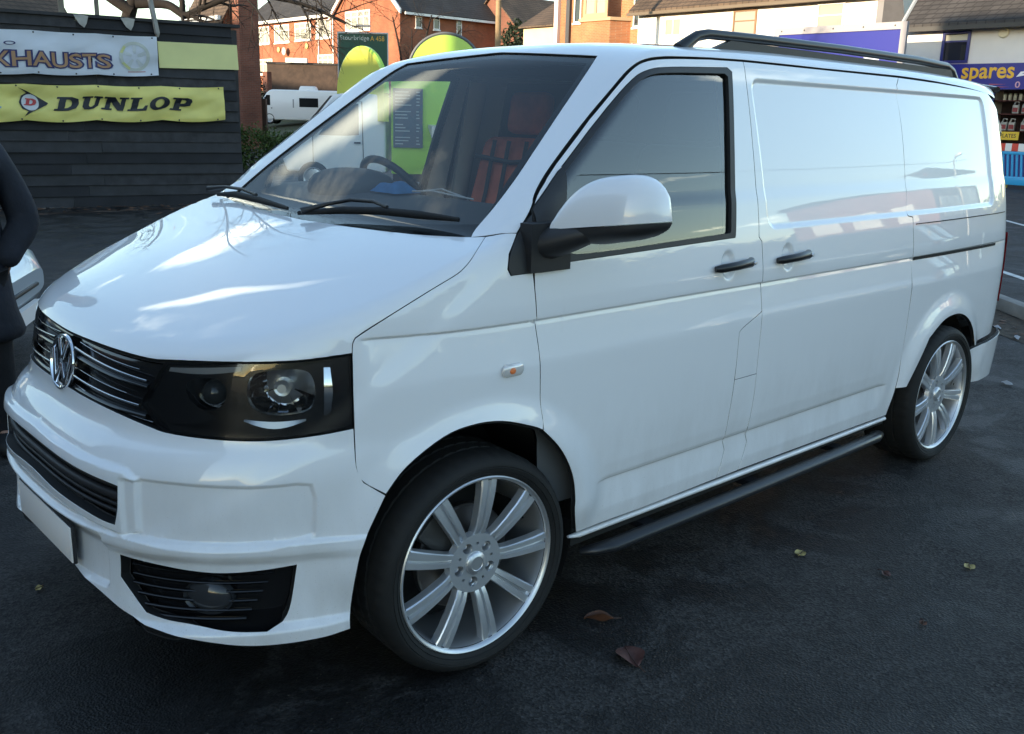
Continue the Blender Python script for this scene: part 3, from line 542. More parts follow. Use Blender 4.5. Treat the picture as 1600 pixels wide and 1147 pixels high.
for s,(ya,yb) in enumerate(((53.95,58.5),(63.05,58.5))):
    mb=MB(); z0=8.55; P=[(39.2,ya,z0),(48.9,ya,z0),(48.9,yb,12.62),(39.2,yb,12.62)]; mb.add(P+[(p[0],p[1],p[2]+.12) for p in P],[(0,1,2,3),(7,6,5,4),(0,4,5,1),(1,5,6,2),(0,3,7,4)]); loc(mb.build('roof',SLATE,h))
for ya,yb in ((53.9,58.5),(63.1,58.5)):
    mb=MB(); mb.add([(39.15,ya,8.45),(39.15,ya,8.75),(39.15,yb,12.85),(39.15,yb,12.5),(39.3,ya,8.45),(39.3,ya,8.75),(39.3,yb,12.85),(39.3,yb,12.5)],[(0,1,2,3),(7,6,5,4),(0,4,5,1),(1,5,6,2),(0,3,7,4),(3,2,6,7)]); loc(mb.build('barge_board',FRW,h))
mb=MB(); mb.b2(39.0,39.15,62.75,76.9,8.70,8.92); loc(mb.build('gutter',FRW,h))
mb=MB(); mb.b2(39.6,48.7,53.78,53.92,8.42,8.58); loc(mb.build('gutter',FRW,h))
mb=MB(); mb.tube([(39.4,62.9,8.7),(39.4,62.9,3.2)],.05,8); loc(mb.build('down_pipe',FRW,h)); mb=MB(); mb.tube([(39.4,65.0,8.7),(39.4,65.0,3.2)],.05,8); loc(mb.build('down_pipe',FRW,h))
for a,b,z0,z1,c in ((72.84,74.95,7.16,8.55,3),(69.54,71.98,7.16,8.55,3),(66.15,68.64,7.2,8.55,3),(63.23,65.4,7.25,8.6,3),(72.47,74.83,4.69,5.94,3),(62.98,65.24,4.75,6.03,3),(57.94,61.2,7.59,8.97,4)):
    loc(window(h,'x',39.48,a,b,z0,z1,c,pane=PANEW,fr=.11))
for a,b,z0,z1 in ((42.39,42.95,7.64,8.6),(44.51,45.0,7.2,8.5),(40.8,41.35,7.65,8.4)): loc(window(h,'y',54.3,a,b,z0,z1,1))
for y,z,c in ((71.3,6.62,(.7,.55,.25)),(66.8,6.75,(.7,.55,.25))):
    mb=MB(); mb.ell((39.40,y,z),(.08,.22,.22),14,8); loc(mb.build('alarm_box',mat('alarm_yellow',(.62,.5,.2),.5),h,smooth=60))
mb=MB(); mb.lathe([(0,0),(.2,-.03),(.32,-.12)],c=(39.2,69.9,6.45),n=18,axis='x'); loc(mb.build('satellite_dish',mat('dish_grey',(.4,.4,.4),.5),h,smooth=40))
t=gable_house('brick_house',18.5,19.42,36.9,37.7,0,6.5,6.8,'x',DRED,SLATE,.05); tag(t,'tall narrow dark brick building in shade just past the end of the black fence','house')
t=gable_house('brick_house',47.5,56,53.2,60,3,7.6,10.6,'x',DRED,BROWNT); t.location=(52.6,54.6,3); tag(t,'small brick gable house showing between the big red house and the telegraph pole','house')
t=gable_house('cream_house',40.4,47,36.5,42.6,2.0,7.1,8.9,'y',CREAM,BROWNT); tag(t,'little cream walled house with brown roof left of the bay fronted brick building','house')
t=gable_house('brick_house',4,12.1,38.8,45,.0,4.6,6.9,'x',BUFF,BROWNT); L_=Vector(t.location); o_=window(t,'y',38.8,10.4,11.3,3.6,4.9,2,pane=PANEW); o_.location=-L_; tag(t,'brick house with brown gable roof peeping over the far left of the fence','house')
t=gable_house('brick_house',18.2,19.3,37.75,41.4,.0,5.6,6.5,'y',RED,BROWNT); L_=Vector(t.location)
mb=MB(); mb.b2(17.86,18.0,37.6,41.5,5.42,5.6); o_=mb.build('fascia_board',FRW,t); o_.location=-L_
for a,b in ((38.0,38.9),(39.4,40.6)):
    o_=window(t,'x',18.2,a,b,4.3,5.3,3,pane=PANEW,fr=.1); o_.location=-L_
tag(t,'brick house with brown roof and bright white fascia over the right end of the fence','house')
# garage, boundary wall, pillars
GARW=mat('brown_boarding',(.055,.035,.025),.8,noise=(3,.3,5))
t=tag(empty('garage',(32.5,55.2,1.2)),'low dark brown boarded outbuilding below the red brick house','outbuilding'); L_=Vector(t.location)
mb=MB(); mb.add([],[]); mb.box((32.5,55.2,2.8),(5.2,.2,3.8),rz=-.74); o_=mb.build('wall',GARW,t); o_.location=-L_
mb=MB(); mb.box((31.9,55.4,4.95),(1.4,.5,.3),rz=-.74); o_=mb.build('porch_roof',FRW,t); o_.location=-L_
mb=MB(); mb.box((32.5,55.2,4.77),(5.3,.36,.12),rz=-.74); o_=mb.build('coping',SLATE,t); o_.location=-L_
t=tag(MB().box((0,0,1.5),(.62,.62,3.6)).build('brick_pillar',DRED,loc=(30.7,57.0,.9)),'brick gate pillar behind the nose of the parked white high roof van','pillar')
t=tag(empty('garden_wall',(20.2,38.3,0)),'weathered brick garden wall under the dark ivy','wall'); MB().box((-.45,.42,1.0),(1.2,.22,2.1),rz=-.74).build('wall',brick_mat('mixed_brick',(.2,.12,.08),(.15,.1,.075),(.18,.15,.12)),t); MB().box((.06,-.05,1.1),(.22,.26,2.2),rz=-.74).build('wall_pier',GARW,t)
# ================================================================== foliage
def leaf_mat(name,c,amount=.35): return mat(name,c,.7,noise=(3.5,amount,4),spec=.2)
def leaves(name,parent,vols,n,size,m,seed=1,kind=None,loc=None,narrow=.45,shell=.55):
    r=np.random.default_rng(seed); k=np.array([v[1][0]*v[1][1]*v[1][2] for v in vols])**.7; k=k/k.sum(); which=r.choice(len(vols),n,p=k); V=[];F=[]
    d=r.normal(size=(n,3)); d/=np.linalg.norm(d,axis=1,keepdims=True); rad=(shell+(1-shell)*r.random(n))**.6*(1+.16*np.sin(d[:,0]*9+which)*np.cos(d[:,1]*8)+.10*r.normal(size=n))
    C=np.array([vols[w][0] for w in which])+d*rad[:,None]*np.array([vols[w][1] for w in which])
    a=r.normal(size=(n,3))+d*.6; a/=np.linalg.norm(a,axis=1,keepdims=True); b=np.cross(a,r.normal(size=(n,3))); b/=np.linalg.norm(b,axis=1,keepdims=True); s=size*(.6+.8*r.random(n))[:,None]
    P=np.stack([C-a*s*.5,C+b*s*narrow*.5,C+a*s*.5,C-b*s*narrow*.5],1).reshape(-1,3)
    me=bpy.data.meshes.new(name); me.from_pydata(P.tolist(),[],[(4*i,4*i+1,4*i+2,4*i+3) for i in range(n)]); me.materials.append(m); me.update()
    o=link(name,me,parent,loc); 
    if kind: o['kind']=kind
    return o
t=tag(empty('hedge',(11.6,21.8,0)),'low bushy green shrub growing at the corner past the black fence','shrub'); leaves('foliage',t,[((-1.2,.5,.55),(.8,.8,.9)),((-.4,.2,.5),(.9,.8,.75)),((.5,-.2,.45),(.9,.8,.65)),((1.4,-.6,.35),(.9,.7,.5))],9000,.10,leaf_mat('shrub_green',(.055,.085,.02)),3); MB().tube([(-.5,.2,0),(-.4,.2,.5)],.04,6).build('stem',mat('bark',(.04,.032,.025),.9),t)
t=tag(empty('ivy_bush',(20.55,41.9,.3)),'big dark evergreen bush against the shaded brick wall','shrub'); leaves('foliage',t,[((0,.6,2.6),(1.2,1.2,1.3)),((.4,-.4,2.4),(1.0,1.0,1.1)),((-.3,1.3,3.2),(.8,.8,.8)),((.2,.2,1.2),(1.2,1.2,1.2))],9000,.14,leaf_mat('ivy_dark',(.018,.030,.012)),4); MB().tube([(0,.5,0),(0,.5,2)],.09,6).build('trunk',MATS['bark'],t)
t=tag(empty('conifer',(45.5,48.8,2)),'dark conifer top between the gable house and the cream house','tree'); leaves('crown',t,[((0,0,4.6),(1.0,1.0,1.6)),((0,0,3),(1.5,1.5,2))],3500,.3,leaf_mat('conifer_dark',(.02,.032,.018)),5); MB().tube([(0,0,0),(0,0,4)],.15,6).build('trunk',MATS['bark'],t)
BARK=mat('bare_bark',(.013,.010,.008),.9,noise=(5,.3,6),bump=(30,.5,.01)); TWIG=mat('twig_bark',(.018,.013,.010),.9)
def branch(mb,tw,p,d,L_,r0,lev,rng,maxlev,droop=0.,trunkparts=None):
    pts=[Vector(p)]; dd=Vector(d).normalized(); n=max(4,int(L_/.22)); 
    for i in range(n):
        dd=(dd+Vector(rng.normal(size=3))*.13+Vector((0,0,-droop*i/n))).normalized(); pts.append(pts[-1]+dd*L_/n)
    rs=[r0*(1-.72*i/n) for i in range(n+1)]
    (mb if r0>.022 else tw).tube(pts,rs,7 if r0>.03 else (5 if r0>.012 else 3),cap=False)
    if lev>=maxlev: return
    k=int(rng.integers(4,7)) if lev else 5
    for j in range(k):
        i=int(n*(.25+.75*(j+rng.random())/k)); i=min(max(i,1),n); base=pts[i]; q=(pts[i]-pts[i-1]).normalized()
        s=q.cross(Vector(rng.normal(size=3))).normalized(); nd=(q*.75+s*(.6+.4*rng.random())).normalized()
        branch(mb,tw,base,nd,L_*(.45+.25*rng.random()),rs[i]*.68,lev+1,rng,maxlev,droop)
def bare_tree(name,loc,label,limbs,maxlev,seed,droop=.05):
    t=tag(empty(name,loc),label,'tree'); rng=np.random.default_rng(seed); tw=MB()
    for nm,pts,r0,r1,side in limbs:
        mb=MB(); pts=[Vector(p) for p in pts]; rs=[r0+(r1-r0)*i/(len(pts)-1) for i in range(len(pts))]
        # smooth
        q=[];
        for i in range(len(pts)-1):
            a=pts[max(i-1,0)];b=pts[i];c=pts[i+1];d=pts[min(i+2,len(pts)-1)]
            for s in range(5):
                u=s/5; q.append(.5*((2*b)+(c-a)*u+(2*a-5*b+4*c-d)*u*u+(3*b-a-3*c+d)*u**3))
        q.append(pts[-1]); rr=[r0+(r1-r0)*i/(len(q)-1) for i in range(len(q))]
        rr=[a*(1+.08*math.sin(3.1*i)) for i,a in enumerate(rr)]
        mb.tube(q,rr,9)
        for j in range(side):
            i=min(len(q)-2,int(len(q)*(.3+.7*(j+rng.random())/max(1,side)))); dq=(q[i+1]-q[i]).normalized(); s=dq.cross(Vector(rng.normal(size=3))).normalized()
            branch(mb,tw,q[i],dq*.6+s,.9+.9*rng.random(),rr[i]*.5,0,rng,maxlev,droop)
        mb.build(nm,BARK,t,smooth=60)
    o=tw.build('twigs',TWIG,t); o['kind']='stuff'; return t
# tree behind the fence: its limbs come over the top of the picture
bare_tree('bare_tree',(5.9,18.6,0),'bare winter tree with a leaning trunk behind the black boarded fence','_' and [
 ('trunk',[(.0,.0,0),(.15,-.05,1.6),(.55,-.35,3.3),(.75,-.6,4.2),(.7,-.8,5.4)],.17,.11,2),
 ('limb',[(.65,-.5,3.6),(.1,-.2,4.0),(-.6,.2,4.5),(-1.3,.5,5.2)],.13,.05,4),
 ('limb',[(.7,-.6,3.75),(1.2,-1.0,3.75),(1.45,-1.3,3.55),(1.75,-1.55,3.72),(2.4,-2.1,3.98),(3.3,-2.8,3.85),(4.1,-3.3,3.5)],.10,.03,15),
 ('limb',[(.7,-.8,5.2),(.9,-1.2,6.4),(.8,-1.9,7.8),(1.1,-2.4,9.2)],.055,.015,12),('limb',[(.7,-.7,4.9),(.2,-1.2,6.2),(-.5,-1.8,7.4),(-.8,-2.6,8.6)],.05,.015,12),('limb',[(.72,-.75,5.0),(1.6,-1.2,6.0),(2.6,-1.9,6.9),(3.4,-2.8,7.9)],.05,.015,12),
 ('limb',[(.74,-.7,4.6),(1.3,-1.1,4.9),(2.2,-1.8,4.7),(3.2,-2.6,4.35),(3.9,-3.1,4.0)],.09,.03,16),
 ('limb',[(1.4,-1.25,3.58),(1.42,-1.2,3.9),(1.2,-1.1,4.4)],.07,.05,2)],2,11,.06)
bare_tree('bare_shrub',(25.3,33.6,0),'leafless twiggy bush in front of the shaded side of the red brick house',[
 ('stem',[(0,0,0),(.1,-.1,2.2),(.2,-.3,4.0),(.5,-.7,6.0)],.09,.03,8),('stem',[(0,0,.2),(-.3,.3,2.4),(-.4,.4,4.2),(-.7,.6,5.9)],.08,.03,8),('stem',[(0,0,.2),(.5,-.5,2.4),(.8,-.9,4.0),(1.5,-1.5,5.4)],.08,.03,8),('stem',[(0,0,.3),(.1,.2,2.6),(.0,.1,5.4)],.06,.02,8)],2,21,.0)
# ================================================================== right: white building, brick bay, shop
t=tag(empty('white_building',(35.5,20.6,0)),'long white rendered building with brown tiled roof catching low sun behind the van roof','building'); L_=Vector(t.location)
def lc(o): o.location=-L_; return o
lc(MB().b2(32.58,39,14.9,26.62,0,6.35).build('wall',RENDERW,t))
mb=MB(); P=[(32.2,14.8,6.22),(32.2,26.9,6.22),(35.8,26.9,9.4),(35.8,14.8,9.4)]; mb.add(P+[(p[0],p[1],p[2]+.14) for p in P],[(0,3,2,1),(4,5,6,7),(0,1,5,4),(1,2,6,5),(0,4,7,3)]); lc(mb.build('roof',BROWNT,t))
lc(MB().b2(32.06,32.2,14.8,26.9,6.14,6.26).build('gutter',mat('gutter_brown',(.12,.09,.06),.6),t))
lc(window(t,'x',32.58,24.15,25.08,5.22,5.98,2,top=False,frame=FRW,pane=PANEW)); lc(window(t,'x',32.58,20.41,21.53,4.75,6.1,1,frame=mat('timber_frame',(.22,.12,.06),.6),pane=PANEW)); lc(window(t,'x',32.58,16.59,17.73,4.7,6.12,1,frame=FRW,pane=PANEW))
lc(MB().b2(32.40,32.57,14.95,15.25,0,6.2).build('end_pier',mat('grey_pier',(.2,.2,.21),.8),t))
t=tag(empty('brick_building',(38,31,0)),'orange brick building with a bay window lit by low sun above the van roof','building'); L_=Vector(t.location)
lc(MB().b2(35.12,42,28.4,34.6,0,10.5).build('wall',BUFF,t))
mb=MB(); mb.prism([(35.12,29.3),(35.12,32.2),(34.2,31.7),(34.2,29.8)][::-1],0.2,6.3,lambda a,b,c:(a,b,c)); lc(mb.build('bay',BUFF,t))
mb=MB(); mb.prism([(35.12,29.2),(35.12,32.3),(34.1,31.8),(34.1,29.7)][::-1],6.3,6.45,lambda a,b,c:(a,b,c)); lc(mb.build('bay_cornice',mat('sandstone',(.48,.33,.19),.8),t))
lc(window(t,'x',34.2,29.95,31.55,6.5,7.9,2,frame=mat('sandstone_frame',(.45,.30,.17),.8),pane=PANEW,fr=.16)); lc(window(t,'x',35.12,32.6,33.1,6.4,8.4,1,pane=PANE)); lc(window(t,'x',35.12,28.7,29.1,6.0,8.0,1,pane=PANE))
lc(MB().b2(34.95,35.11,33.3,33.55,0,10).build('down_pipe',mat('pipe_dark',(.05,.05,.055),.5),t)); lc(MB().b2(34.9,35.11,34.1,34.35,0,10).build('down_pipe',FRW,t))
t=tag(empty('telegraph_pole',(23.4,25.65,0)),'tall wooden pole standing left of the orange brick bay building','pole'); MB().tube([(0,0,0),(0,0,9.5)],[.12,.10],10).build('post',mat('pole_wood',(.26,.18,.10),.85,noise=(4,.2)),t,smooth=60); MB().b2(-.05,.05,-.8,.8,8.6,8.72).build('crossarm',MATS['pole_wood'],t)
# shop
NAVY=mat('navy_paint',(.018,.022,.15),.35); SIGNB=mat('royal_blue_sign',(.015,.02,.22),.3); YEL=mat('sign_yellow',(.75,.42,.03),.4); WSIGN=mat('sign_white',(.75,.75,.75),.4); PINK=mat('sign_red_line',(.5,.10,.12),.4)
t=tag(empty('spares_shop',(35,10,0)),'white motor spares shop with blue and yellow sign and dark slate roof','shop'); L_=Vector(t.location)
SHW=wall_mat('shop_white_render',(.70,.66,.62),.05)
mb=MB(); mb.b2(32.17,38,4.0,13.9,3.0,5.0); lc(mb.build('wall',SHW,t))
mb=MB(); mb.b2(32.17,38,10.75,13.9,0,2.99); mb.b2(32.17,38,4.0,5.2,0,2.99); mb.b2(37.7,38,5.2,10.75,0,2.99); lc(mb.build('ground_floor_wall',SHW,t))
mb=MB(); P=[(31.8,3.6,4.93),(31.8,13.95,4.93),(36.6,13.95,10.2),(36.6,3.6,10.2)]; mb.add(P+[(p[0],p[1],p[2]+.16) for p in P],[(0,3,2,1),(4,5,6,7),(0,1,5,4),(1,2,6,5),(0,4,7,3)]); lc(mb.build('roof',SLATE,t))
mb=MB(); mb.tube([(31.75,13.95,5.05),(36.6,13.95,10.35)],.07,6); lc(mb.build('verge_strip',mat('lead_grey',(.34,.36,.38),.6),t))
lc(MB().b2(31.66,31.80,3.6,13.95,4.85,4.99).build('gutter',RUB_ if False else mat('gutter_black',(.02,.02,.02),.5),t))
mb=MB(); mb.add([(32.1,13.98,0),(32.1,14.85,0),(32.1,14.85,9),(32.1,13.98,5.2)],[(0,3,2,1)]); lc(mb.build('return_wall',mat('dark_slate_hanging',(.055,.055,.06),.8,noise=(2,.2)),t))
lc(window(t,'x',32.17,11.66,12.6,3.80,4.84,1,frame=NAVY,pane=PANE,fr=.09,sill=False,blind=True))
mb=MB(); mb.lathe([(0,-.06),(.14,-.06),(.17,-.03),(.17,0)],c=(32.16,10.62,4.72),n=20,axis='x'); lc(mb.build('alarm_box',mat('alarm_cream',(.7,.62,.45),.5),t,smooth=40))
fas=MB().b2(32.02,32.165,4.0,12.4,2.93,3.76).build('fascia_sign',SIGNB,t); lc(fas)
E1,E2=(0,-1,0),(0,0,1)
letters('sign_lettering','spares',(32.02,11.75,3.12),E1,E2,1.70,.52,YEL,fas,bold=.02,lift=.008)
letters('sign_lettering','&',(32.02,12.36,3.2),E1,E2,.30,.40,YEL,fas,bold=.02,lift=.008)
letters('sign_lettering','0',(32.02,9.98,2.98),E1,E2,.16,.20,mat('sign_pink',(.62,.35,.38),.4),fas,bold=.01,lift=.008)
flat_poly('sign_stripe',[[(0,0),(.72,.02),(0,.04)],[(.05,.09),(.6,.105),(.05,.12)]],(32.02,10.85,2.99),E1,E2,PINK,fas,.008)
flat_poly('sign_swoosh',[[(0,0),(.12,.16),(.5,.22),(.16,.10),(.5,.09),(.12,.02)]],(32.02,9.98,3.32),E1,E2,WSIGN,fas,.008)
# shop window with stock on shelves
lc(MB().b2(32.05,32.35,5.2,10.75,0,.95).build('stall_riser',NAVY,t)); lc(MB().b2(33.2,33.3,5.2,10.75,.95,2.93).build('display_back',mat('display_dark',(.03,.018,.018),.8),t))
for z in (1.62,2.17,2.60): lc(MB().b2(32.4,33.2,5.2,10.75,z-.03,z).build('shelf',mat('shelf_maroon',(.10,.02,.022),.6),t))
lc(MB().b2(32.1,32.2,10.62,10.76,.95,2.93).build('window_post',NAVY,t)); lc(MB().b2(32.1,32.2,9.30,9.42,.95,2.93).build('window_post',mat('post_maroon',(.14,.02,.03),.5),t))
for a,b in ((9.43,10.61),(5.25,9.29)):
    lc(MB().add([(32.14,a,.96),(32.14,b,.96),(32.14,b,2.92),(32.14,a,2.92)],[(0,3,2,1)]).build('shop_window',glass('shop_glass',(.9,.92,.92),1.4),t))
rebase_z=None
OILW=mat('oil_can_grey',(.52,.52,.50),.4); OILR=mat('oil_label_red',(.38,.06,.07),.5)
def oilcan(x,y,z,label):
    c=tag(empty('oil_can',(x,y,z)),label,'oil can','oil cans on the shop window shelves')
    MB().b2(-.06,.06,-.10,.10,0,.27).build('body',OILW,c,bevel=.02); mb=MB(); mb.tube([(0,-.08,.26),(0,-.07,.37),(0,.03,.38),(0,.07,.27)],.025,6); mb.build('handle',OILW,c,smooth=60); MB().b2(-.063,-.0605,-.08,.08,.05,.19).build('label',OILR,c); mb=MB(); mb.tube([(0,-.075,.29),(0,-.075,.33)],.03,8); mb.build('cap',mat('cap_black',(.02,.02,.02),.5),c); return c
oilcan(32.5,10.02,2.18,'grey oil can with red label, left one of the two on the middle shelf'); oilcan(32.5,9.72,2.18,'grey oil can with red label, right one of the two on the middle shelf')
oilcan(32.5,10.32,1.63,'grey oil can at the left end of the lower shelf beside the van'); oilcan(32.5,10.07,1.63,'grey oil can standing second from the left on the lower shelf'); oilcan(32.5,9.68,1.63,'grey oil can standing alone at the right of the lower shelf')
for k in range(7):
    b=tag(empty('jar',(32.5,10.42-.165*k,2.605)),('pale pot at the left end of the top shelf row','second pale pot from the left on the top shelf','third pale pot from the left on the top shelf','middle pale pot of the seven on the top shelf','pale pot just right of the middle of the top shelf','last but one pale pot on the top shelf','pale pot at the right end of the top shelf row')[k],'jar','pale pots along the top shop shelf'); MB().lathe([(0,0),(.055,0),(.06,.02),(.06,.16),(.05,.18)],n=12,axis='z').build('body',mat('pot_cream',(.5,.48,.38) ,.5),b,smooth=40); MB().lathe([(.052,.181),(.052,.21),(0,.21)],n=12,axis='z').build('lid',mat('lid_green',(.25,.3,.22),.5),b,smooth=40)
pb=tag(empty('plates_sign',(32.09,10.0,1.33)),'yellow PLATES sign in the shop window below the oil cans','sign'); MB().b2(0,.02,-.34,.32,0,.26).build('board',mat('plate_sign_yellow',(.68,.45,.03),.5),pb); letters('sign_lettering','PLATES',(0,.24,.07),E1,E2,.50,.13,mat('sign_black',(.02,.02,.02),.5),pb,bold=.01,lift=.006)
# blue hoarding
hb=tag(empty('hoarding',(29.34,14.9,0)),'big blank blue hoarding board in a pale grey frame behind the roof rail','hoarding')
MB().b2(0,.06,-2.2,2.3,2.4,4.72).build('board',SIGNB,hb); mb=MB(); mb.b2(-.05,.08,-2.4,2.5,4.72,4.95); mb.b2(-.05,.08,-2.4,-2.2,2.2,4.72); mb.b2(-.05,.08,2.3,2.5,2.2,4.72); mb.b2(-.05,.08,-2.2,2.3,2.2,2.4); mb.build('frame',mat('frame_grey',(.30,.29,.31),.5),hb)
for y in (-1.9,1.9): MB().tube([(.2,y,0),(.2,y,4.6)],.08,8).build('post',MATS['frame_grey'],hb)
for y in (-2.0,-.9,.2,1.3,2.2): MB().ell((-.055,y,4.84),(.012,.03,.03),8,6).build('bolt',mat('bolt_dark',(.05,.05,.05),.4),hb)
flat_poly('print_patch',[[(0,0),(.55,0),(.55,.20),(0,.20)]],(0,-1.0,3.78),E1,E2,mat('pale_blue_print',(.42,.48,.62),.4),hb,.006)
# road works barrier
bl=mat('barrier_blue',(.035,.33,.62),.4); 
b=tag(empty('barrier',(27.99,8.0,.1)),'sky blue plastic pedestrian barrier with red and white striped top','barrier')
mb=MB(); mb.b2(-.03,.03,-1.0,.62,.0,.24); mb.b2(-.03,.03,-1.0,.62,.86,.95); mb.build('rail',bl,b,bevel=.01)
for k in range(13): MB().box((0,.56-.125*k,.55),(.05,.055,.62),rx=-.12).build('bar',bl,b)
for k in range(9): MB().b2(-.04,.035,.44-.18*k,.62-.18*k,.955,1.17).build('stripe',mat('stripe_red',(.60,.06,.04),.4) if k%2==0 else mat('stripe_white',(.75,.73,.7),.4),b)
for y in (-.8,.4): MB().b2(-.3,.3,y-.05,y+.05,-.1,-.01).build('foot',mat('foot_yellow',(.7,.5,.03),.6),b)
# ================================================================== road sign
rs=tag(empty('road_sign',(20.7,30.75,0)),'green direction sign reading Stourbridge A 458 behind the food van','road sign'); a=math.atan2(30.17-31.48,21.41-19.98); rs.rotation_euler=(0,0,a)
W_=math.hypot(1.43,1.31)
MB().b2(-W_/2,W_/2,0,.04,2.7,4.74).build('panel',mat('road_sign_green',(.008,.06,.035),.4),rs); mb=MB(); mb.b2(-W_/2-.05,W_/2+.05,-.01,.05,4.745,4.80); mb.b2(-W_/2-.05,-W_/2-.005,-.01,.05,2.7,4.74); mb.b2(W_/2+.005,W_/2+.05,-.01,.05,2.7,4.74); mb.build('border',mat('sign_border_grey',(.42,.44,.44),.5),rs)
letters('lettering','Stourbridge',(-W_/2+.06,0,4.44),(1,0,0),(0,0,1),1.16,.23,mat('sign_cream',(.55,.58,.52),.5),rs,lift=.005); letters('lettering','A 458',(.30,0,4.47),(1,0,0),(0,0,1),.56,.19,mat('sign_amber',(.60,.33,.03),.5),rs,lift=.005)
flat_poly('arrow',[[(-.05,0),(.05,0),(.05,.2),(.09,.2),(0,.34),(-.09,.2),(-.05,.2)]],(-.02,0,3.95),(1,0,0),(0,0,1),MATS['sign_cream'],rs,.005)
for x in (-.6,.6): MB().tube([(x,.09,0),(x,.09,4.6)],.045,8).build('post',mat('post_grey',(.3,.3,.3),.5),rs)
MB().tube([(0,.05,4.7),(0,.05,5.0)],.02,6).build('lamp_bracket',MATS['post_grey'],rs); MB().box((.05,-.15,5.03),(.55,.2,.08)).build('sign_lamp',MATS['post_grey'],rs)
# ================================================================== boarded fence with its banners
FA=np.array([2.62,14.12,0.]); FU=np.array([.98,-.198,0.]); FU/=np.linalg.norm(FU); FN=np.array([FU[1],-FU[0],0.])   # FN looks to the camera
def fp(s,z,d=0.): return tuple(FA+FU*s+FN*d+np.array([0,0,z]))
fence=tag(empty('boarded_fence',tuple(FA+FU*.5)),'tall fence of black painted horizontal boards carrying the advertising banners','fence'); FL=Vector(fence.location)
BOARD=mat('black_board_paint',(.016,.015,.018),.6,noise=(6,.6,9),bump=(35,.35,.006)); BOARD3=mat('black_board_paint_dull',(.012,.0115,.014),.75,noise=(3,.5,9),bump=(35,.35,.006)); BOARD2=mat('black_board_paint_worn',(.027,.025,.027),.7,noise=(7,.6,9),bump=(35,.35,.006))
nb=17; bh=3.05/nb; fr_=random.Random(3)
for i in range(nb):
    cuts=[-4.2,-1.6+.5*(i%2),1.35+.25*((i*7)%3-1),3.97-.008*i]
    for j in range(3):
        s0,s1=cuts[j]+.004,cuts[j+1]; z0=bh*i; dz=fr_.uniform(-.007,.007); d=fr_.uniform(-.008,.008)
        mb=MB(); V=[]
        for s in (s0,s1):
            for dd,z in ((.0,z0),(.052+d,z0+.006),(.020+d,z0+bh+.012),(.0,z0+bh+.012)): V.append(Vector(fp(s,z+dz,dd))-FL)
        mb.add(V,[(0,1,2,3),(7,6,5,4),(0,4,5,1),(1,5,6,2),(2,6,7,3),(3,7,4,0)]); mb.build('board',fr_.choice((BOARD,BOARD,BOARD2,BOARD3)),fence)
mb=MB(); P=[Vector(fp(s,z,d))-FL for s in (-4.2,3.99) for d,z in ((.07,3.04),(.07,3.09),(-.10,3.09),(-.10,3.04))]; mb.add(P,[(0,1,2,3),(7,6,5,4),(0,4,5,1),(1,5,6,2),(2,6,7,3),(3,7,4,0)]); mb.build('cap_rail',BOARD,fence)
for s in (-3,-.9,1.2,3.9):
    p=Vector(fp(s,1.5,-.07))-FL; MB().box(tuple(p),(.09,.09,3.0)).build('post',BOARD,fence)
def banner(name,label,s0,s1,zt0,zt1,zb0,zb1,m,wr=.02,seed=1,d0=.13):
    t=tag(empty(name,fp((s0+s1)/2,(zt0+zb0)/2,d0)),label,'banner'); L_=np.array(t.location); r=np.random.default_rng(seed); ph=r.random(6)*6
    def warp(s,v,lift=0.):
        u=(s-s0)/(s1-s0); z=(zb0+(zb1-zb0)*u)*(1-v)+(zt0+(zt1-zt0)*u)*v
        w=wr*(.5*math.sin(9*u+3*v+ph[0])+.35*math.sin(23*u-5*v+ph[1])+.3*math.sin(5*u+9*v+ph[2])+.30*abs(math.sin(14*u+4*v+ph[3]))+.22*abs(math.sin(31*u-9*v+ph[4])))*(.3+.7*math.sin(math.pi*min(1,max(0,v)))**.6)
        z-=.018*abs(math.sin(u*math.pi*5))*(1 if v<.5 else .5)*wr/.02
        return Vector(np.array(fp(s,z,d0+w+lift))-L_)
    mb=MB(); nu,nv=150,16; V=[warp(s0+(s1-s0)*i/nu,j/nv) for j in range(nv+1) for i in range(nu+1)]
    mb.add(V,[(j*(nu+1)+i,j*(nu+1)+i+1,(j+1)*(nu+1)+i+1,(j+1)*(nu+1)+i) for j in range(nv) for i in range(nu)]); mb.build('sheet',m,t,smooth=80)
    for i in range(9):
        for v in (.04,.96):
            p=warp(s0+(s1-s0)*(.02+.96*i/8+.01*math.sin(7*i+v)),v,.006); mb=MB(); mb.ell(tuple(p),(.014,.008,.014),8,6); mb.build('eyelet',mat('eyelet_dark',(.03,.03,.035),.4),t)
    return t,warp
def print_on(t,warp,name,polys,holes,m,lift,g=.05):
    mb=MB()
    for p in polys:
        hs=[h for h in holes if in_poly(np.array([h[0]],float),[tuple(a) for a in p])[0]]
        P,F,_=triangulate([resample(p,g)]+[resample(h,g) for h in hs],g); mb.add([warp(a,b,lift) for a,b in P],[tuple(map(int,f)) for f in F])
    return mb.build(name,m,t)
BWHITE=mat('banner_white',(.66,.68,.74),.5,noise=(2,.08,6)); BYEL=mat('banner_yellow',(.80,.70,.20),.5,noise=(2.5,.10,7)); BPALE=mat('board_pale_yellow',(.78,.74,.32),.45,noise=(1.5,.08,6))
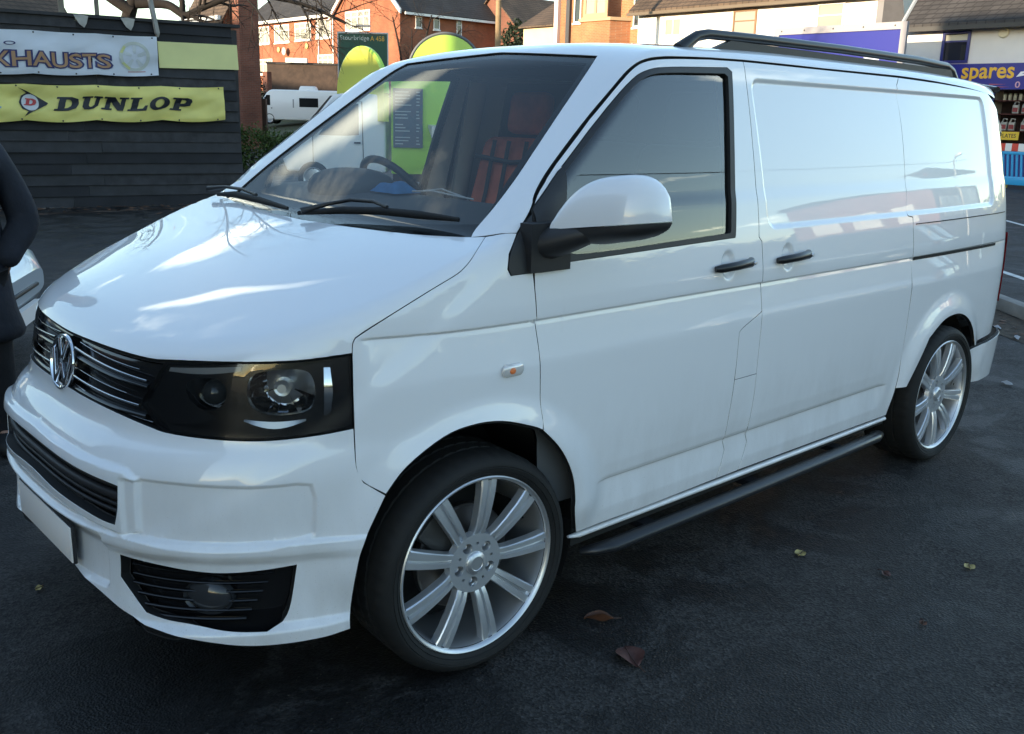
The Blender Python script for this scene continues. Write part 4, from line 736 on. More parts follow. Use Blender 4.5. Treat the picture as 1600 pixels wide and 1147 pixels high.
# exhausts banner
tb,wp=banner('exhausts_banner','off white banner with tan XHAUSTS lettering and a faint wheel on the black fence',-2.2,2.57,2.77,2.805,2.06,2.185,BWHITE,.026,2)
me_b=mat('letter_navy',(.025,.025,.13),.5); me_t=mat('letter_tan',(.42,.23,.12),.5)
def text_on(t,warp,name,s,a0,a1,v0,v1,m,bold,lift,shear=0.,pad=0.):
    me,v=text_data(s,1,bold,shear); lo=v.min(0);hi=v.max(0)
    me0,vv=text_data(s,1,.0,shear); l0=vv.min(0);h0=vv.max(0); kx=(a1-a0)/(h0[0]-l0[0]); kz=(v1-v0)/(h0[1]-l0[1])
    X=[warp(a0+(p[0]-l0[0])*kx,v0+(p[1]-l0[1])*kz,lift) for p in v]; me.vertices.foreach_set('co',[c for p in X for c in p]); me.materials.clear(); me.materials.append(m); me.update(); return link(name,me,t)
for k,(ch,a,b_) in enumerate((('E',-.28,.02),('X',.06,.33),('H',.375,.64),('A',.665,.93),('U',.945,1.17),('S',1.20,1.385),('T',1.40,1.60),('S',1.62,1.82))):
    dv=-.012*k; text_on(tb,wp,'letter',ch,a,b_,.20+dv*.3,.52+dv*.3,me_b,.075,.010); text_on(tb,wp,'letter_face',ch,a,b_,.20+dv*.3,.52+dv*.3,me_t,.012,.018)
ring=[(.36+.085*math.cos(2*math.pi*k/24),.70+.045*math.sin(2*math.pi*k/24)) for k in range(24)]; rin=[(.36+.06*math.cos(2*math.pi*k/24),.70+.028*math.sin(2*math.pi*k/24)) for k in range(24)]
print_on(tb,wp,'letter',[ring],[rin],me_b,.006); text_on(tb,wp,'letter','l',.17,.20,.66,.88,me_b,.03,.006)
# faint wheel picture
wc=(2.20,.49)
def wp2(u): return [(wc[0]+.24*r_*math.cos(w),wc[1]+.37*r_*math.sin(w)) for r_,w in u]
C=lambda r_,n=40:[(r_,2*math.pi*k/n) for k in range(n)]
print_on(tb,wp,'wheel_print',[wp2(C(1))],[wp2(C(.78))],mat('print_pale_cream',(.56,.58,.52),.5),.006)
for k in range(5):
    a=2*math.pi*k/5+.3; print_on(tb,wp,'wheel_print',[wp2([(.22,a-.35),(.76,a-.20),(.76,a+.20),(.22,a+.35)])],[],mat('print_pale_grey',(.58,.60,.60),.5),.006)
print_on(tb,wp,'wheel_print',[wp2([(.8,2.3),(.98,2.3),(.98,2.9),(.8,2.9)]),wp2([(.8,3.6),(.98,3.6),(.98,4.3),(.8,4.3)])],[],mat('print_lemon',(.60,.60,.25),.5),.009)
print_on(tb,wp,'wheel_print',[[(2.08,.10),(2.36,.10),(2.36,.125),(2.08,.125)]],[],mat('print_pale_red',(.5,.25,.25),.5),.006)
# tyre banner
ty,wt=banner('tyre_banner','yellow DUNLOP banner with the red D roundel and black arrowhead on the boarded fence',-1.6,3.64,1.93,2.035,1.37,1.48,BYEL,.042,5)
INK=mat('banner_ink_black',(.012,.014,.022),.5)
# heavy slab letters, drawn in a unit box and sheared
LET={'D':([[(0,0),(.62,0),(.92,.18),(1,.5),(.92,.82),(.62,1),(0,1),(0,.85),(.13,.85),(.13,.15),(0,.15)]],[[(.42,.2),(.42,.8),(.55,.78),(.66,.66),(.7,.5),(.66,.34),(.55,.22)]]),
'U':([[(0,1),(.52,1),(.52,.86),(.42,.86),(.42,.32),(.5,.2),(.6,.2),(.7,.32),(.7,.86),(.58,.86),(.58,1),(1,1),(1,.86),(.9,.86),(.9,.26),(.74,.03),(.5,-.02),(.26,.03),(.12,.26),(.12,.86),(0,.86)]],[]),
'N':([[(0,0),(.42,0),(.42,.14),(.32,.14),(.32,.62),(.66,0),(.9,0),(.9,.86),(1,.86),(1,1),(.62,1),(.62,.86),(.72,.86),(.72,.46),(.42,1),(0,1),(0,.86),(.12,.86),(.12,.14),(0,.14)]],[]),
'L':([[(0,0),(1,0),(1,.42),(.86,.42),(.78,.18),(.48,.18),(.48,.86),(.6,.86),(.6,1),(0,1),(0,.86),(.14,.86),(.14,.14),(0,.14)]],[]),
'O':([[(.5+.5*math.cos(2*math.pi*k/28),.5+.53*math.sin(2*math.pi*k/28)) for k in range(28)]],[[(.5+.22*math.cos(2*math.pi*k/20),.5+.33*math.sin(2*math.pi*k/20)) for k in range(20)]]),
'P':([[(0,0),(.56,0),(.56,.14),(.44,.14),(.44,.36),(.7,.36),(.93,.46),(1,.68),(.93,.9),(.7,1),(0,1),(0,.86),(.14,.86),(.14,.14),(0,.14)]],[[(.44,.52),(.44,.84),(.6,.83),(.68,.76),(.69,.68),(.68,.60),(.6,.53)]])}
x=.90
for ch,w in (('D',.375),('U',.33),('N',.40),('L',.32),('O',.34),('P',.36)):
    po,ho=LET[ch]; f_=lambda p:(x+p[0]*w*.94+.075*p[1],.325+.355*p[1])
    print_on(ty,wt,'letter',[[f_(p) for p in q_] for q_ in po],[[f_(p) for p in q_] for q_ in ho],INK,.016,.022); x+=w*.94+.028
lx,lv=.575,.50
cc=lambda r_,n=30:[(lx-.005+r_*math.cos(2*math.pi*k/n),lv+1.75*r_*math.sin(2*math.pi*k/n)) for k in range(n)]
print_on(ty,wt,'logo_arrow',[[(lx+a_,lv+c_) for a_,c_ in ((-.165,.41),(.0,.27),(.075,.20),(.255,.0),(.075,-.20),(.02,-.245),(-.105,-.41),(-.04,-.25),(-.125,-.175),(-.165,0),(-.125,.175),(-.045,.255))]],[],INK,.014,.022)
print_on(ty,wt,'logo_disc',[cc(.125)],[],mat('logo_disc_white',(.60,.60,.60),.5),.019,.022)
po,ho=LET['D']; f_=lambda p:(lx-.10+p[0]*.17+.03*p[1],lv-.085+.19*p[1]); print_on(ty,wt,'letter',[[f_(p) for p in q_] for q_ in po],[[f_(p) for p in q_] for q_ in ho],mat('logo_red',(.45,.04,.04),.5),.025,.022)
text_on(ty,wt,'letter','S',-.28,.11,.34,.62,mat('letter_pale_blue',(.30,.38,.55),.5),.05,.007)
# pale board
pb=tag(empty('blank_board',fp(3.25,2.52,.06)),'blank pale yellow board fixed to the fence right of the white banner','sign board'); L_=np.array(pb.location)
mb=MB(); P=[Vector(np.array(fp(s,z,d))-L_) for d in (.055,.075) for s,z in ((2.60,2.31),(3.935,2.335),(3.92,2.75),(2.59,2.735))]; mb.add(P,[(3,2,1,0),(4,5,6,7),(0,1,5,4),(1,2,6,5),(2,3,7,6),(3,0,4,7)]); mb.build('panel',BPALE,pb)
for i in range(2):
    s0=(1.42,2.13)[i]; pn=tag(empty('pennant',fp(s0,3.03,.08)),('torn white bunting pennant hanging over the fence top, left of the other','torn white bunting pennant hanging over the fence top, nearer the leaning batten')[i],'pennant','bunting pennants'); L_=np.array(pn.location)
    V=[Vector(np.array(fp(s0+a,3.05+b,.085+.012*math.sin(9*a)))-L_) for a,b in ((-.10,.02),(0,.03),(.12,.01),(.09,-.1),(.05,-.17),(-.02,-.12))]
    MB().add(V+[v+Vector((0,.006,0)) for v in V],[(5,4,3,2,1,0),(6,7,8,9,10,11)]+[(k,(k+1)%6,6+(k+1)%6,6+k) for k in range(6)]).build('cloth',mat('pennant_cloth',(.42,.40,.36),.8,noise=(9,.2)),pn)
for s,h_,lab in ((1.20,4.3,'weathered timber post behind the fence, leftmost of the three'),(1.74,4.2,'thin timber post behind the fence between the other two posts')):
    MBp=MB(); MBp.box((0,0,h_/2),(.08 if s<1.5 else .055,.06,h_)); tag(MBp.build('timber_post',mat('post_timber',(.20,.17,.13),.9,noise=(5,.25)),loc=fp(s,0,-.35)),lab,'post','timber posts behind the fence')
mb=MB(); p0=Vector(fp(2.60,2.80,.10)); p1=Vector(fp(2.47,3.75,.03)); mb.tube([(0,0,0),tuple((p1-p0)*.06),tuple(p1-p0)],[.012,.045,.045],4); tag(mb.build('batten',mat('batten_pale',(.33,.31,.28),.8,noise=(5,.2)),loc=tuple(p0)),'pale pointed batten leaning over the fence top above the white banner','batten')

# ================================================================== the white panel van
WHITE=mat('van_white_paint',(.80,.80,.82),.35,0,1.0,.5)
def road_film(m,clean,dirt):
    nt=m.node_tree; b=nt.nodes['Principled BSDF']; N=nt.nodes.new; L=nt.links.new
    tc=N('ShaderNodeTexCoord'); s=N('ShaderNodeSeparateXYZ'); L(tc.outputs['Object'],s.inputs[0])
    h=N('ShaderNodeMapRange'); h.inputs['From Min'].default_value=.85; h.inputs['From Max'].default_value=.22; L(s.outputs[2],h.inputs[0])
    mp=N('ShaderNodeMapping'); mp.inputs['Scale'].default_value=(1,1,.35); L(tc.outputs['Object'],mp.inputs[0])
    n=N('ShaderNodeTexNoise'); n.inputs['Scale'].default_value=9; n.inputs['Detail'].default_value=9; n.inputs['Roughness'].default_value=.65; L(mp.outputs[0],n.inputs['Vector'])
    n2=N('ShaderNodeTexNoise'); n2.inputs['Scale'].default_value=260; n2.inputs['Detail'].default_value=2; L(tc.outputs['Object'],n2.inputs['Vector'])
    r2=N('ShaderNodeMapRange'); r2.inputs['From Min'].default_value=.66; r2.inputs['From Max'].default_value=.74; r2.inputs['To Max'].default_value=.55; L(n2.outputs[0],r2.inputs[0])
    r=N('ShaderNodeMapRange'); r.inputs['From Min'].default_value=.35; r.inputs['From Max'].default_value=.75; r.inputs['To Max'].default_value=.42; L(n.outputs[0],r.inputs[0])
    a=N('ShaderNodeMath'); a.operation='ADD'; L(r.outputs[0],a.inputs[0]); L(r2.outputs[0],a.inputs[1])
    k=N('ShaderNodeMath'); k.operation='MULTIPLY'; k.use_clamp=True; L(a.outputs[0],k.inputs[0]); L(h.outputs[0],k.inputs[1])
    mx=N('ShaderNodeMix'); mx.data_type='RGBA'; mx.inputs['A'].default_value=(*clean,1); mx.inputs['B'].default_value=(*dirt,1); L(k.outputs[0],mx.inputs['Factor']); L(mx.outputs['Result'],b.inputs['Base Color'])
    cr_=N('ShaderNodeMapRange'); cr_.inputs['To Min'].default_value=.015; cr_.inputs['To Max'].default_value=.35; L(k.outputs[0],cr_.inputs[0]); L(cr_.outputs[0],b.inputs['Coat Roughness'])
    o=N('ShaderNodeTexNoise'); o.inputs['Scale'].default_value=3.2; o.inputs['Detail'].default_value=2; L(tc.outputs['Object'],o.inputs['Vector'])
    bp=N('ShaderNodeBump'); bp.inputs['Strength'].default_value=.06; bp.inputs['Distance'].default_value=.006; L(o.outputs[0],bp.inputs['Height']); L(bp.outputs[0],b.inputs['Coat Normal'])
road_film(WHITE,(.80,.80,.82),(.40,.37,.34))
RUB=mat('black_rubber',(.007,.007,.008),.7)
BLK=mat('black_textured_plastic',(.018,.018,.02),.5,bump=(900,.15,.001))
GLOSSBLK=mat('gloss_black_plastic',(.008,.008,.009),.12)
DARK=mat('dark_void',(.006,.006,.006),.8)
CHROME=mat('chrome',(.85,.86,.88),.06,1)
SILVER=mat('alloy_silver',(.74,.76,.79),.34,.75,.5)
SILVERD=mat('alloy_barrel',(.62,.63,.65),.36,.8)
TYRE=mat('tyre_rubber',(.0065,.0065,.0065),.78,noise=(14,.3,4),bump=(120,.10,.002))
GREYPL=mat('cab_trim_grey',(.085,.088,.092),.65,bump=(300,.1,.001))
WSG=glass('windscreen_glass',(.96,.98,.97),1.50,0,.62)
SIDEG=glass('side_glass',(.92,.96,.94),1.55,0,1.6)
BLKG_=mat('lamp_shroud_black',(.010,.010,.012),.25)
LENSG=glass('lens_glass',(.80,.82,.83),1.5)
van=tag(empty('panel_van'),'white panel van with black roof rails and silver multi-spoke wheels, parked close across the tarmac','van')
def panel(name,dom,outer,mats,parent,holes=(),F=bodyF,off=0.,gap=.0021,flange=.014,g=.022,half=False,both=False,soft=True,sub=None,lip=.006,feat=None):
    D=DOM[dom]; outer=[tuple(p) for p in outer]
    if half:
        m=[p for p in D.mir(outer)][::-1]; outer=outer+[p for p in m if all(abs(p[0]-a[0])+abs(p[1]-a[1])>1e-3 for a in outer)]
    def prep(p,gp):
        p=soften(p) if soft else [np.array(a,float) for a in p]
        return inset(resample(p,g*.8),gp)
    loops=[prep(outer,gap)]+[prep(h,-gap) for h in holes]
    ex=None
    if feat is not None:
        ex=feat if dom in ('side','front') else D.to(place(DOM['side'],feat,F))
        ex=ex[~np.isnan(ex[:,0])]
    P,Fc,lp=triangulate(loops,g,ex)
    X=place(D,P,F); bad=np.isnan(X[:,0])
    n=grad(np.nan_to_num(X[:,0]),np.nan_to_num(X[:,1]),np.nan_to_num(X[:,2]),F,8e-4)
    X=X+n*off
    Fc=Fc[~bad[Fc].any(1)]; X=np.nan_to_num(X)
    a=X[Fc]; cr=np.cross(a[:,1]-a[:,0],a[:,2]-a[:,0]); fl=(cr*n[Fc].mean(1)).sum(1)<0
    Fc[fl]=Fc[fl][:,::-1]
    V=list(X); NN=list(n); faces=[tuple(map(int,f)) for f in Fc]; mi=[0]*len(faces)
    if flange:
        for li,l in enumerate(lp):
            m=len(l); xs=X[l]; ns=n[l]; tng=np.roll(xs,-1,0)-np.roll(xs,1,0)
            side=np.cross(tng,ns); side/=(np.linalg.norm(side,axis=1,keepdims=True)+1e-9)
            # make 'side' point away from the panel
            cen=P[l]; s2=1 if area2([tuple(p) for p in loops[li]])>0 else -1
            tst=in_poly((P[l]+1e-3*np.array([(-(np.roll(cen,-1,0)-np.roll(cen,1,0))[i][1],(np.roll(cen,-1,0)-np.roll(cen,1,0))[i][0]) for i in range(m)])/(np.linalg.norm(np.roll(cen,-1,0)-np.roll(cen,1,0),axis=1,keepdims=True)+1e-9)),loops[0])
            eps=xs+side*.01; base=np.asarray(D.to(eps)); inside=in_poly(base,loops[0])
            if li==0: sgn=-1 if inside.mean()>.5 else 1
            else: sgn=1 if in_poly(base,loops[li]).mean()>.5 else -1
            side=side*sgn
            k=len(V)
            V+=list(xs); NN+=list((ns+side*1.2)/np.linalg.norm(ns+side*1.2,axis=1,keepdims=True))
            V+=list(xs-ns*.0014+side*.0004); NN+=list(side)
            V+=list(xs-ns*flange); NN+=list(side)
            V+=list(xs-ns*(flange+.001*(li+1))+side*(lip)); NN+=list(ns)
            for r_ in range(3):
                for i in range(m):
                    j=(i+1)%m; q=(k+r_*m+i,k+r_*m+j,k+(r_+1)*m+j,k+(r_+1)*m+i)
                    pa=np.cross(V[q[1]]-V[q[0]],V[q[3]]-V[q[0]])
                    if pa@(NN[q[0]]+NN[q[2]])<0: q=q[::-1]
                    faces.append(q); mi.append(0 if r_==0 else 1)
    def mk(sy):
        me=bpy.data.meshes.new(name); A=np.array(V)*np.array([1,sy,1]); B=np.array(NN)*np.array([1,sy,1])
        me.from_pydata(A.tolist(),[],[f if sy>0 else f[::-1] for f in faces])
        ms=mats if isinstance(mats,(list,tuple)) else [mats,RUB]
        for q_ in ms: me.materials.append(q_)
        me.polygons.foreach_set('material_index',[min(q_,len(ms)-1) for q_ in mi]); me.polygons.foreach_set('use_smooth',[True]*len(faces))
        me.normals_split_custom_set_from_vertices(B.tolist()); me.update(); return me
    pr=parent if isinstance(parent,(list,tuple)) else (parent,parent)
    o=[link(name,mk(1),pr[0])]
    if both: o.append(link(name,mk(-1),pr[1]))
    return o
def onbody(dom,ab,off=0,F=bodyF):
    D=DOM[dom]; X=place(D,np.array(ab,float),F); n=grad(X[:,0],X[:,1],X[:,2],F); return X+n*off
def both(mb,name,mats,parent,**k):
    """near-side part plus its mirror image on the far side"""
    o=mb.build(name,mats,parent if not isinstance(parent,(list,tuple)) else parent[0],**k)
    me=o.data.copy()
    c=np.zeros(len(me.vertices)*3); me.vertices.foreach_get('co',c); c=c.reshape(-1,3)*np.array([1,-1,1]); me.vertices.foreach_set('co',c.ravel()); me.flip_normals(); me.update()
    return o,link(name,me,parent if not isinstance(parent,(list,tuple)) else parent[1])
# --- outer skin
def rows(zs,a,b,st=.011): 
    xs=np.arange(a,b,st); return np.concatenate([np.stack([xs,np.full(len(xs),z)],-1) for z in zs])
def rings(poly,ds,st=.011): return np.concatenate([np.array(inset(resample(poly,st),-d)) for d in ds])
def rr_poly(x0,x1,z0,z1,r):
    out=[]
    for cx,cz,a0 in ((x1-r,z1-r,0),(x0+r,z1-r,90),(x0+r,z0+r,180),(x1-r,z0+r,270)):
        for k in range(7): w=R(a0+15*k); out.append((cx+r*math.cos(w),cz+r*math.sin(w)))
    return out
CREASE=rows((1.035,1.050,1.0585,1.0635,1.0675,1.071,1.075,1.09),-.47,3.80,.010); LOWC=rows((.455,.470,.478,.484,.488,.4915,.496,.510),.44,2.50,.010)
RECESS=rings(rr_poly(1.385,3.50,1.262,1.80,.05),(-.026,-.018,-.012,-.006,.0,.006,.012))
SIDEF=np.concatenate([CREASE,LOWC,RECESS])
DIMP=np.concatenate([np.array([(cx+.8*r_*math.cos(2*math.pi*k/34),1.153+r_*math.sin(2*math.pi*k/34)) for k in range(34)]) for cx in (1.128,1.512) for r_ in (.028,.036,.043,.05,.057,.064)])
bonnet=panel('bonnet','bonnet',POLY['bonnet'],WHITE,van,half=True,g=.024,gap=.0006,soft=False)[0]
panel('front_wing','fender',POLY['fender'],WHITE,van,both=True,g=.018,feat=CREASE,gap=.0015,soft=False)
roofp=panel('roof_panel','roof',POLY['roof'],WHITE,van,half=True,g=.03)[0]
fd_=panel('front_door','side',POLY['door'],WHITE,van,holes=[POLY['windowO']],F=doorF,both=True,g=.017,feat=np.concatenate([CREASE,LOWC,DIMP])); door=tuple(fd_)
panel('fuel_flap','side',POLY['flap'],WHITE,van,both=True,gap=.0015,feat=CREASE)
panel('pillar_panel','side',POLY['lowpanel'],WHITE,van,both=True,gap=.0015,feat=LOWC)
slide=panel('sliding_door','side',POLY['sliding'],WHITE,van,F=doorF,both=True,g=.018,feat=np.concatenate([SIDEF,DIMP])); slide=tuple(slide)
panel('rear_quarter','rear',POLY['quarter'],WHITE,van,both=True,g=.02,feat=np.concatenate([CREASE,RECESS]))
fogs=[POLY['fog'],DOM['front'].mir(POLY['fog'])]
lgh=POLY['lowgrille']; lgh=lgh+DOM['front'].mir(lgh)[::-1]
bf=[rings(SIDEPAN,(-.012,-.007,-.002,.003,.008,.014),.010),rows((.512,.524,.532,.538,.543,.549),.0,.93,.010)]
for d in (-.03,-.022,-.012,-.003,.006): bf.append(np.array([(s_,.305+.045*(1-float(sstep(.12,.40,np.array(s_))))+d) for s_ in np.arange(0,.88,.010)]))
lg_=[(abs(a),b) for a,b in LGR if a>=0]; lg_full=lg_+[(-a,b) for a,b in lg_[::-1]]
bf=np.concatenate(bf); bf=np.concatenate([bf,bf*np.array([-1,1]),rings([p for p in lg_full],(-.006,-.001,.004,.010,.016),.010),rings(rr_poly(-.325,.325,.365,.525,.012),(-.01,-.004,.002,.008),.010)]); BF=bf[bf[:,1]<.80]
bumper=panel('front_bumper','front',POLY['bumper'],WHITE,van,holes=fogs+[lgh],F=bumpF,half=True,g=.016,gap=.001,flange=.03,lip=.004,feat=BF)[0]
# --- glass
ws=panel('windscreen','ws',POLY['ws'],[WSG,RUB],van,half=True,g=.04,off=-.006,flange=0)[0]
wsfull=POLY['ws']+[p for p in DOM['ws'].mir(POLY['ws'])[::-1] if abs(p[0])>1e-3]
def shrink(p):
    out=[]
    top=max(b for a,b in p); bot=min(b for a,b in p)
    for a,b in p:
        t=(b-bot)/(top-bot); out.append((a*(.962-.0*t),bot+.085+(b-bot)*(1-.13/(top-bot)) if t<.3 else b-.035))
    return out
panel('windscreen_border','ws',POLY['ws'],[GLOSSBLK,RUB],ws,half=True,holes=[shrink(wsfull)],g=.03,off=-.009,flange=0)
for i in (0,1):
    pass
panel('window_seal','side',POLY['windowO'],[BLK,RUB],door,holes=[POLY['windowI']],F=doorF,both=True,g=.02,off=.001,gap=0,flange=.02)
dw_=panel('door_window','side',POLY['windowI'],[SIDEG,RUB],door,both=True,g=.016,off=-.012,gap=-.006,flange=0); dw_[1].data.materials[0]=glass('plain_door_glass',(.95,.98,.96),1.45,0,.5)
panel('sail_trim','side',POLY['sail'],[BLK,RUB],door,both=True,g=.03,off=.009,gap=.001,flange=.006)
panel('wing_trim','fender',POLY['sailF'],[BLK,RUB],van,both=True,g=.03,off=.004,gap=.001,flange=.008)
# --- grille with chrome strips, badge
grille=panel('radiator_grille','front',POLY['grille'],[GLOSSBLK,RUB],van,half=True,off=-.03,gap=-.012,flange=0,g=.03)[0]
def strip(name,z0,z1,s0,s1,off,r,m,parent,n=24,flat=1.,F=bodyF):
    ab=[(s0+(s1-s0)*i/n,z0+(z1-z0)*abs(s0+(s1-s0)*i/n)/max(abs(s0),abs(s1))) for i in range(n+1)]
    P=onbody('front',ab,off,F); mb=MB().tube([tuple(p) for p in P],r,8,flat=flat); return mb.build(name,m,parent,smooth=60)
for za,zb,w,r in ((.967,.943,.405,.0038),(.986,.968,.37,.0015),(.887,.875,.385,.0038),(.908,.896,.33,.0015),(.862,.836,.42,.0016)):
    for sg in (-1,1):
        P=onbody('front',[(sg*(.075+(w-.075)*i/14),za+(zb-za)*i/14) for i in range(15)],-.004 if r>.003 else -.014)
        MB().tube([tuple(p) for p in P],r,8).build('chrome_strip',mat('chrome_strip_metal',(.50,.51,.53),.14,1),grille,smooth=60)
for za,zb,w in ((.945,.925,.40),(.855,.848,.40)):
    P=onbody('front',[(-w+2*w*i/24,za+(zb-za)*abs(-1+2*i/24)) for i in range(25)],-.02)
    MB().tube([tuple(p) for p in P],.012,8,flat=.7).build('grille_bar',GLOSSBLK,grille,smooth=60)
# badge: ring with V over W
badge=empty('front_badge',(-.826,-.012,.908),0,van); badge.rotation_euler=(0,R(10),R(4)); badge.scale=(.95,.95,.95)
MB().lathe([(.070,.0),(.079,-.004),(.086,-.010),(.088,-.017),(.085,-.024),(.079,-.024),(.075,-.018)],n=48,axis='x').build('badge_ring',CHROME,badge,smooth=50)
MB().lathe([(.0,-.012),(.077,-.012),(.08,.0),(.086,.03)],n=40,axis='x').build('badge_disc',GLOSSBLK,badge,smooth=30)
vw=MB()
for a,b in (((-.030,.069),(-.004,.010)),((.030,.069),(.004,.010)),((-.068,.034),(-.034,-.066)),((.068,.034),(.034,-.066)),((-.034,-.066),(0,-.006)),((.034,-.066),(0,-.006))):
    d=Vector((b[0]-a[0],b[1]-a[1])); L_=d.length; n_=Vector((-d.y,d.x)).normalized()*.0085
    q=[(a[0]+n_.x,a[1]+n_.y),(a[0]-n_.x,a[1]-n_.y),(b[0]-n_.x,b[1]-n_.y),(b[0]+n_.x,b[1]+n_.y)]
    if area2(q)<0: q=q[::-1]
    vw.prism(q,-.012,-.024,lambda u,w,h:(h,u,w))
vw.build('badge_emblem',CHROME,badge,bevel=.002)
# --- headlights
for sy in (1,-1):
    hl=empty('headlight',(0,0,0),0,van); globals()['_hl%d'%sy]=hl
HP=(globals()['_hl1'],globals()['_hl-1'])
panel('lens','hl',POLY['hl'],[LENSG,RUB],HP,both=True,g=.03,off=-.001,gap=.003,flange=.012)
MAINH=soften([(.005,.958),(.05,.975),(.11,.981),(.170,.977),(.192,.945),(.196,.895),(.182,.852),(.13,.838),(.06,.838),(.010,.858),(-.006,.905)],75,3); DIPH=soften([(-.165,.942),(-.10,.954),(-.050,.944),(-.034,.905),(-.050,.860),(-.105,.842),(-.155,.864),(-.178,.905)],75,3)
panel('lamp_housing','hl',POLY['hl'],[mat('lamp_housing_black',(.010,.010,.012),.22),BLKG_],HP,both=True,holes=[MAINH,DIPH],g=.02,off=-.018,gap=-.010,flange=.022,lip=.0)
panel('lamp_back','hl',POLY['hl'],[DARK,RUB],HP,both=True,g=.04,off=-.125,gap=-.02,flange=0)
def hlp(a,b,off): return Vector(onbody('hl',[(a,b)],off)[0])
HD=Vector((-.60,-.78,.05)).normalized()
def lampunit(a,b,rad,deep,name,bowl,parent,off=-.046):
    c=hlp(a,b,off); z=HD; x=z.cross(Vector((0,0,1))).normalized(); y=x.cross(z)
    mb=MB(); V=[];F=[]; n=32
    for j,(r_,h) in enumerate(bowl):
        for k in range(n):
            w=2*math.pi*k/n; V.append(c+x*(rad*r_*math.cos(w))+y*(rad*.92*r_*math.sin(w))+z*(h*deep))
    for j in range(len(bowl)-1):
        for k in range(n): F.append((j*n+k,j*n+(k+1)%n,(j+1)*n+(k+1)%n,(j+1)*n+k))
    mb.add(V,F); return both(mb,name,[CHROME] if name!='lamp_bezel' else [SILVER],parent,smooth=40)
lampunit(.094,.910,.122,.062,'main_reflector',[(.05,-.35),(.2,-.30),(.42,-.12),(.62,.15),(.80,.50),(.93,.80),(.99,.92)],HP,-.088)
lampunit(-.105,.900,.078,.045,'dip_reflector',[(.25,-.4),(.5,-.1),(.75,.35),(.95,.75)],HP,-.072)
BLKG=mat('lamp_shroud_black',(.010,.010,.012),.25)
def disc_part(nm,a,b,off,rx,ry,dep,m,sm=50,n=32):
    c=hlp(a,b,off); z=HD; x=z.cross(Vector((0,0,1))).normalized(); y=x.cross(z); mb=MB(); V=[];F=[]
    pr=[(1.0,-dep),(1.0,-.004),(.94,.0),(.80,.0)]
    for r_,h in pr:
        for k in range(n): w=2*math.pi*k/n; V.append(c+x*rx*r_*math.cos(w)+y*ry*r_*math.sin(w)+z*h)
    for j in range(len(pr)-1):
        for k in range(n): F.append((j*n+k,j*n+(k+1)%n,(j+1)*n+(k+1)%n,(j+1)*n+k))
    mb.add(V,F); return both(mb,nm,[m],HP,smooth=sm)
mb=MB(); c=hlp(-.100,.898,-.062); mb.ell(c,(.036,.036,.036),24,14); both(mb,'projector_lens',[mat('projector_lens_grey',(.05,.055,.06),.05,.2)],HP,smooth=60)
# faceted wings inside the main bowl and its cap
c=hlp(.094,.910,-.094); z=HD; x=z.cross(Vector((0,0,1))).normalized(); y=x.cross(z); mb=MB()
for k in range(7):
    a0=R(200+20*k); a1=R(200+20*(k+1)); r0,r1=.026,.098
    P_=[c+x*r0*math.cos(a0)+y*r0*.9*math.sin(a0)-z*.006,c+x*r0*math.cos(a1)+y*r0*.9*math.sin(a1)-z*.006,c+x*r1*math.cos(a1)+y*r1*.86*math.sin(a1)+z*.046,c+x*r1*math.cos(a0)+y*r1*.86*math.sin(a0)+z*(.046 if k%2 else .052)]
    mb.add(P_,[(0,1,2,3)])
both(mb,'reflector_facet',[CHROME],HP)
mb=MB(); mb.tube([tuple(c-z*.012),tuple(c+z*.020),tuple(c+z*.030)],[.024,.022,.012],20); both(mb,'bulb_cap',[SILVER],HP,smooth=40)
mb=MB(); q_=[onbody('hl',[(-.205+.20*i/14,.962+.014*i/14)],-.012)[0] for i in range(15)]; w_=[onbody('hl',[(-.212+.205*i/14,.950+.014*i/14-.006*math.sin(math.pi*i/14))],-.015)[0] for i in range(15)]
mb.add([tuple(p) for p in q_]+[tuple(p) for p in w_],[(i,i+1,16+i,15+i) for i in range(14)]); both(mb,'top_trim',[mat('lamp_trim_grey',(.60,.60,.62),.3,.5)],HP,smooth=60)
mb=MB(); P=[hlp(.206,.845+.128*i/10,-.016+.010*math.sin(math.pi*i/10)) for i in range(11)]; Q=[hlp(.228-.012*abs(i/10-.5),.845+.128*i/10,-.014+.010*math.sin(math.pi*i/10)) for i in range(11)]
mb.add(P+Q,[(i,i+1,12+i,11+i) for i in range(10)]); both(mb,'side_reflector',[CHROME],HP,smooth=60)
mb=MB(); P=[hlp(.0+.16*i/10,.838-.006*math.sin(math.pi*i/10),-.014) for i in range(11)]; Q=[hlp(.0+.16*i/10,.834-.020*math.sin(math.pi*i/10),-.010) for i in range(11)]; mb.add(P+Q,[(i,11+i,12+i,i+1) for i in range(10)]); both(mb,'lower_reflector',[SILVERD],HP,smooth=60)
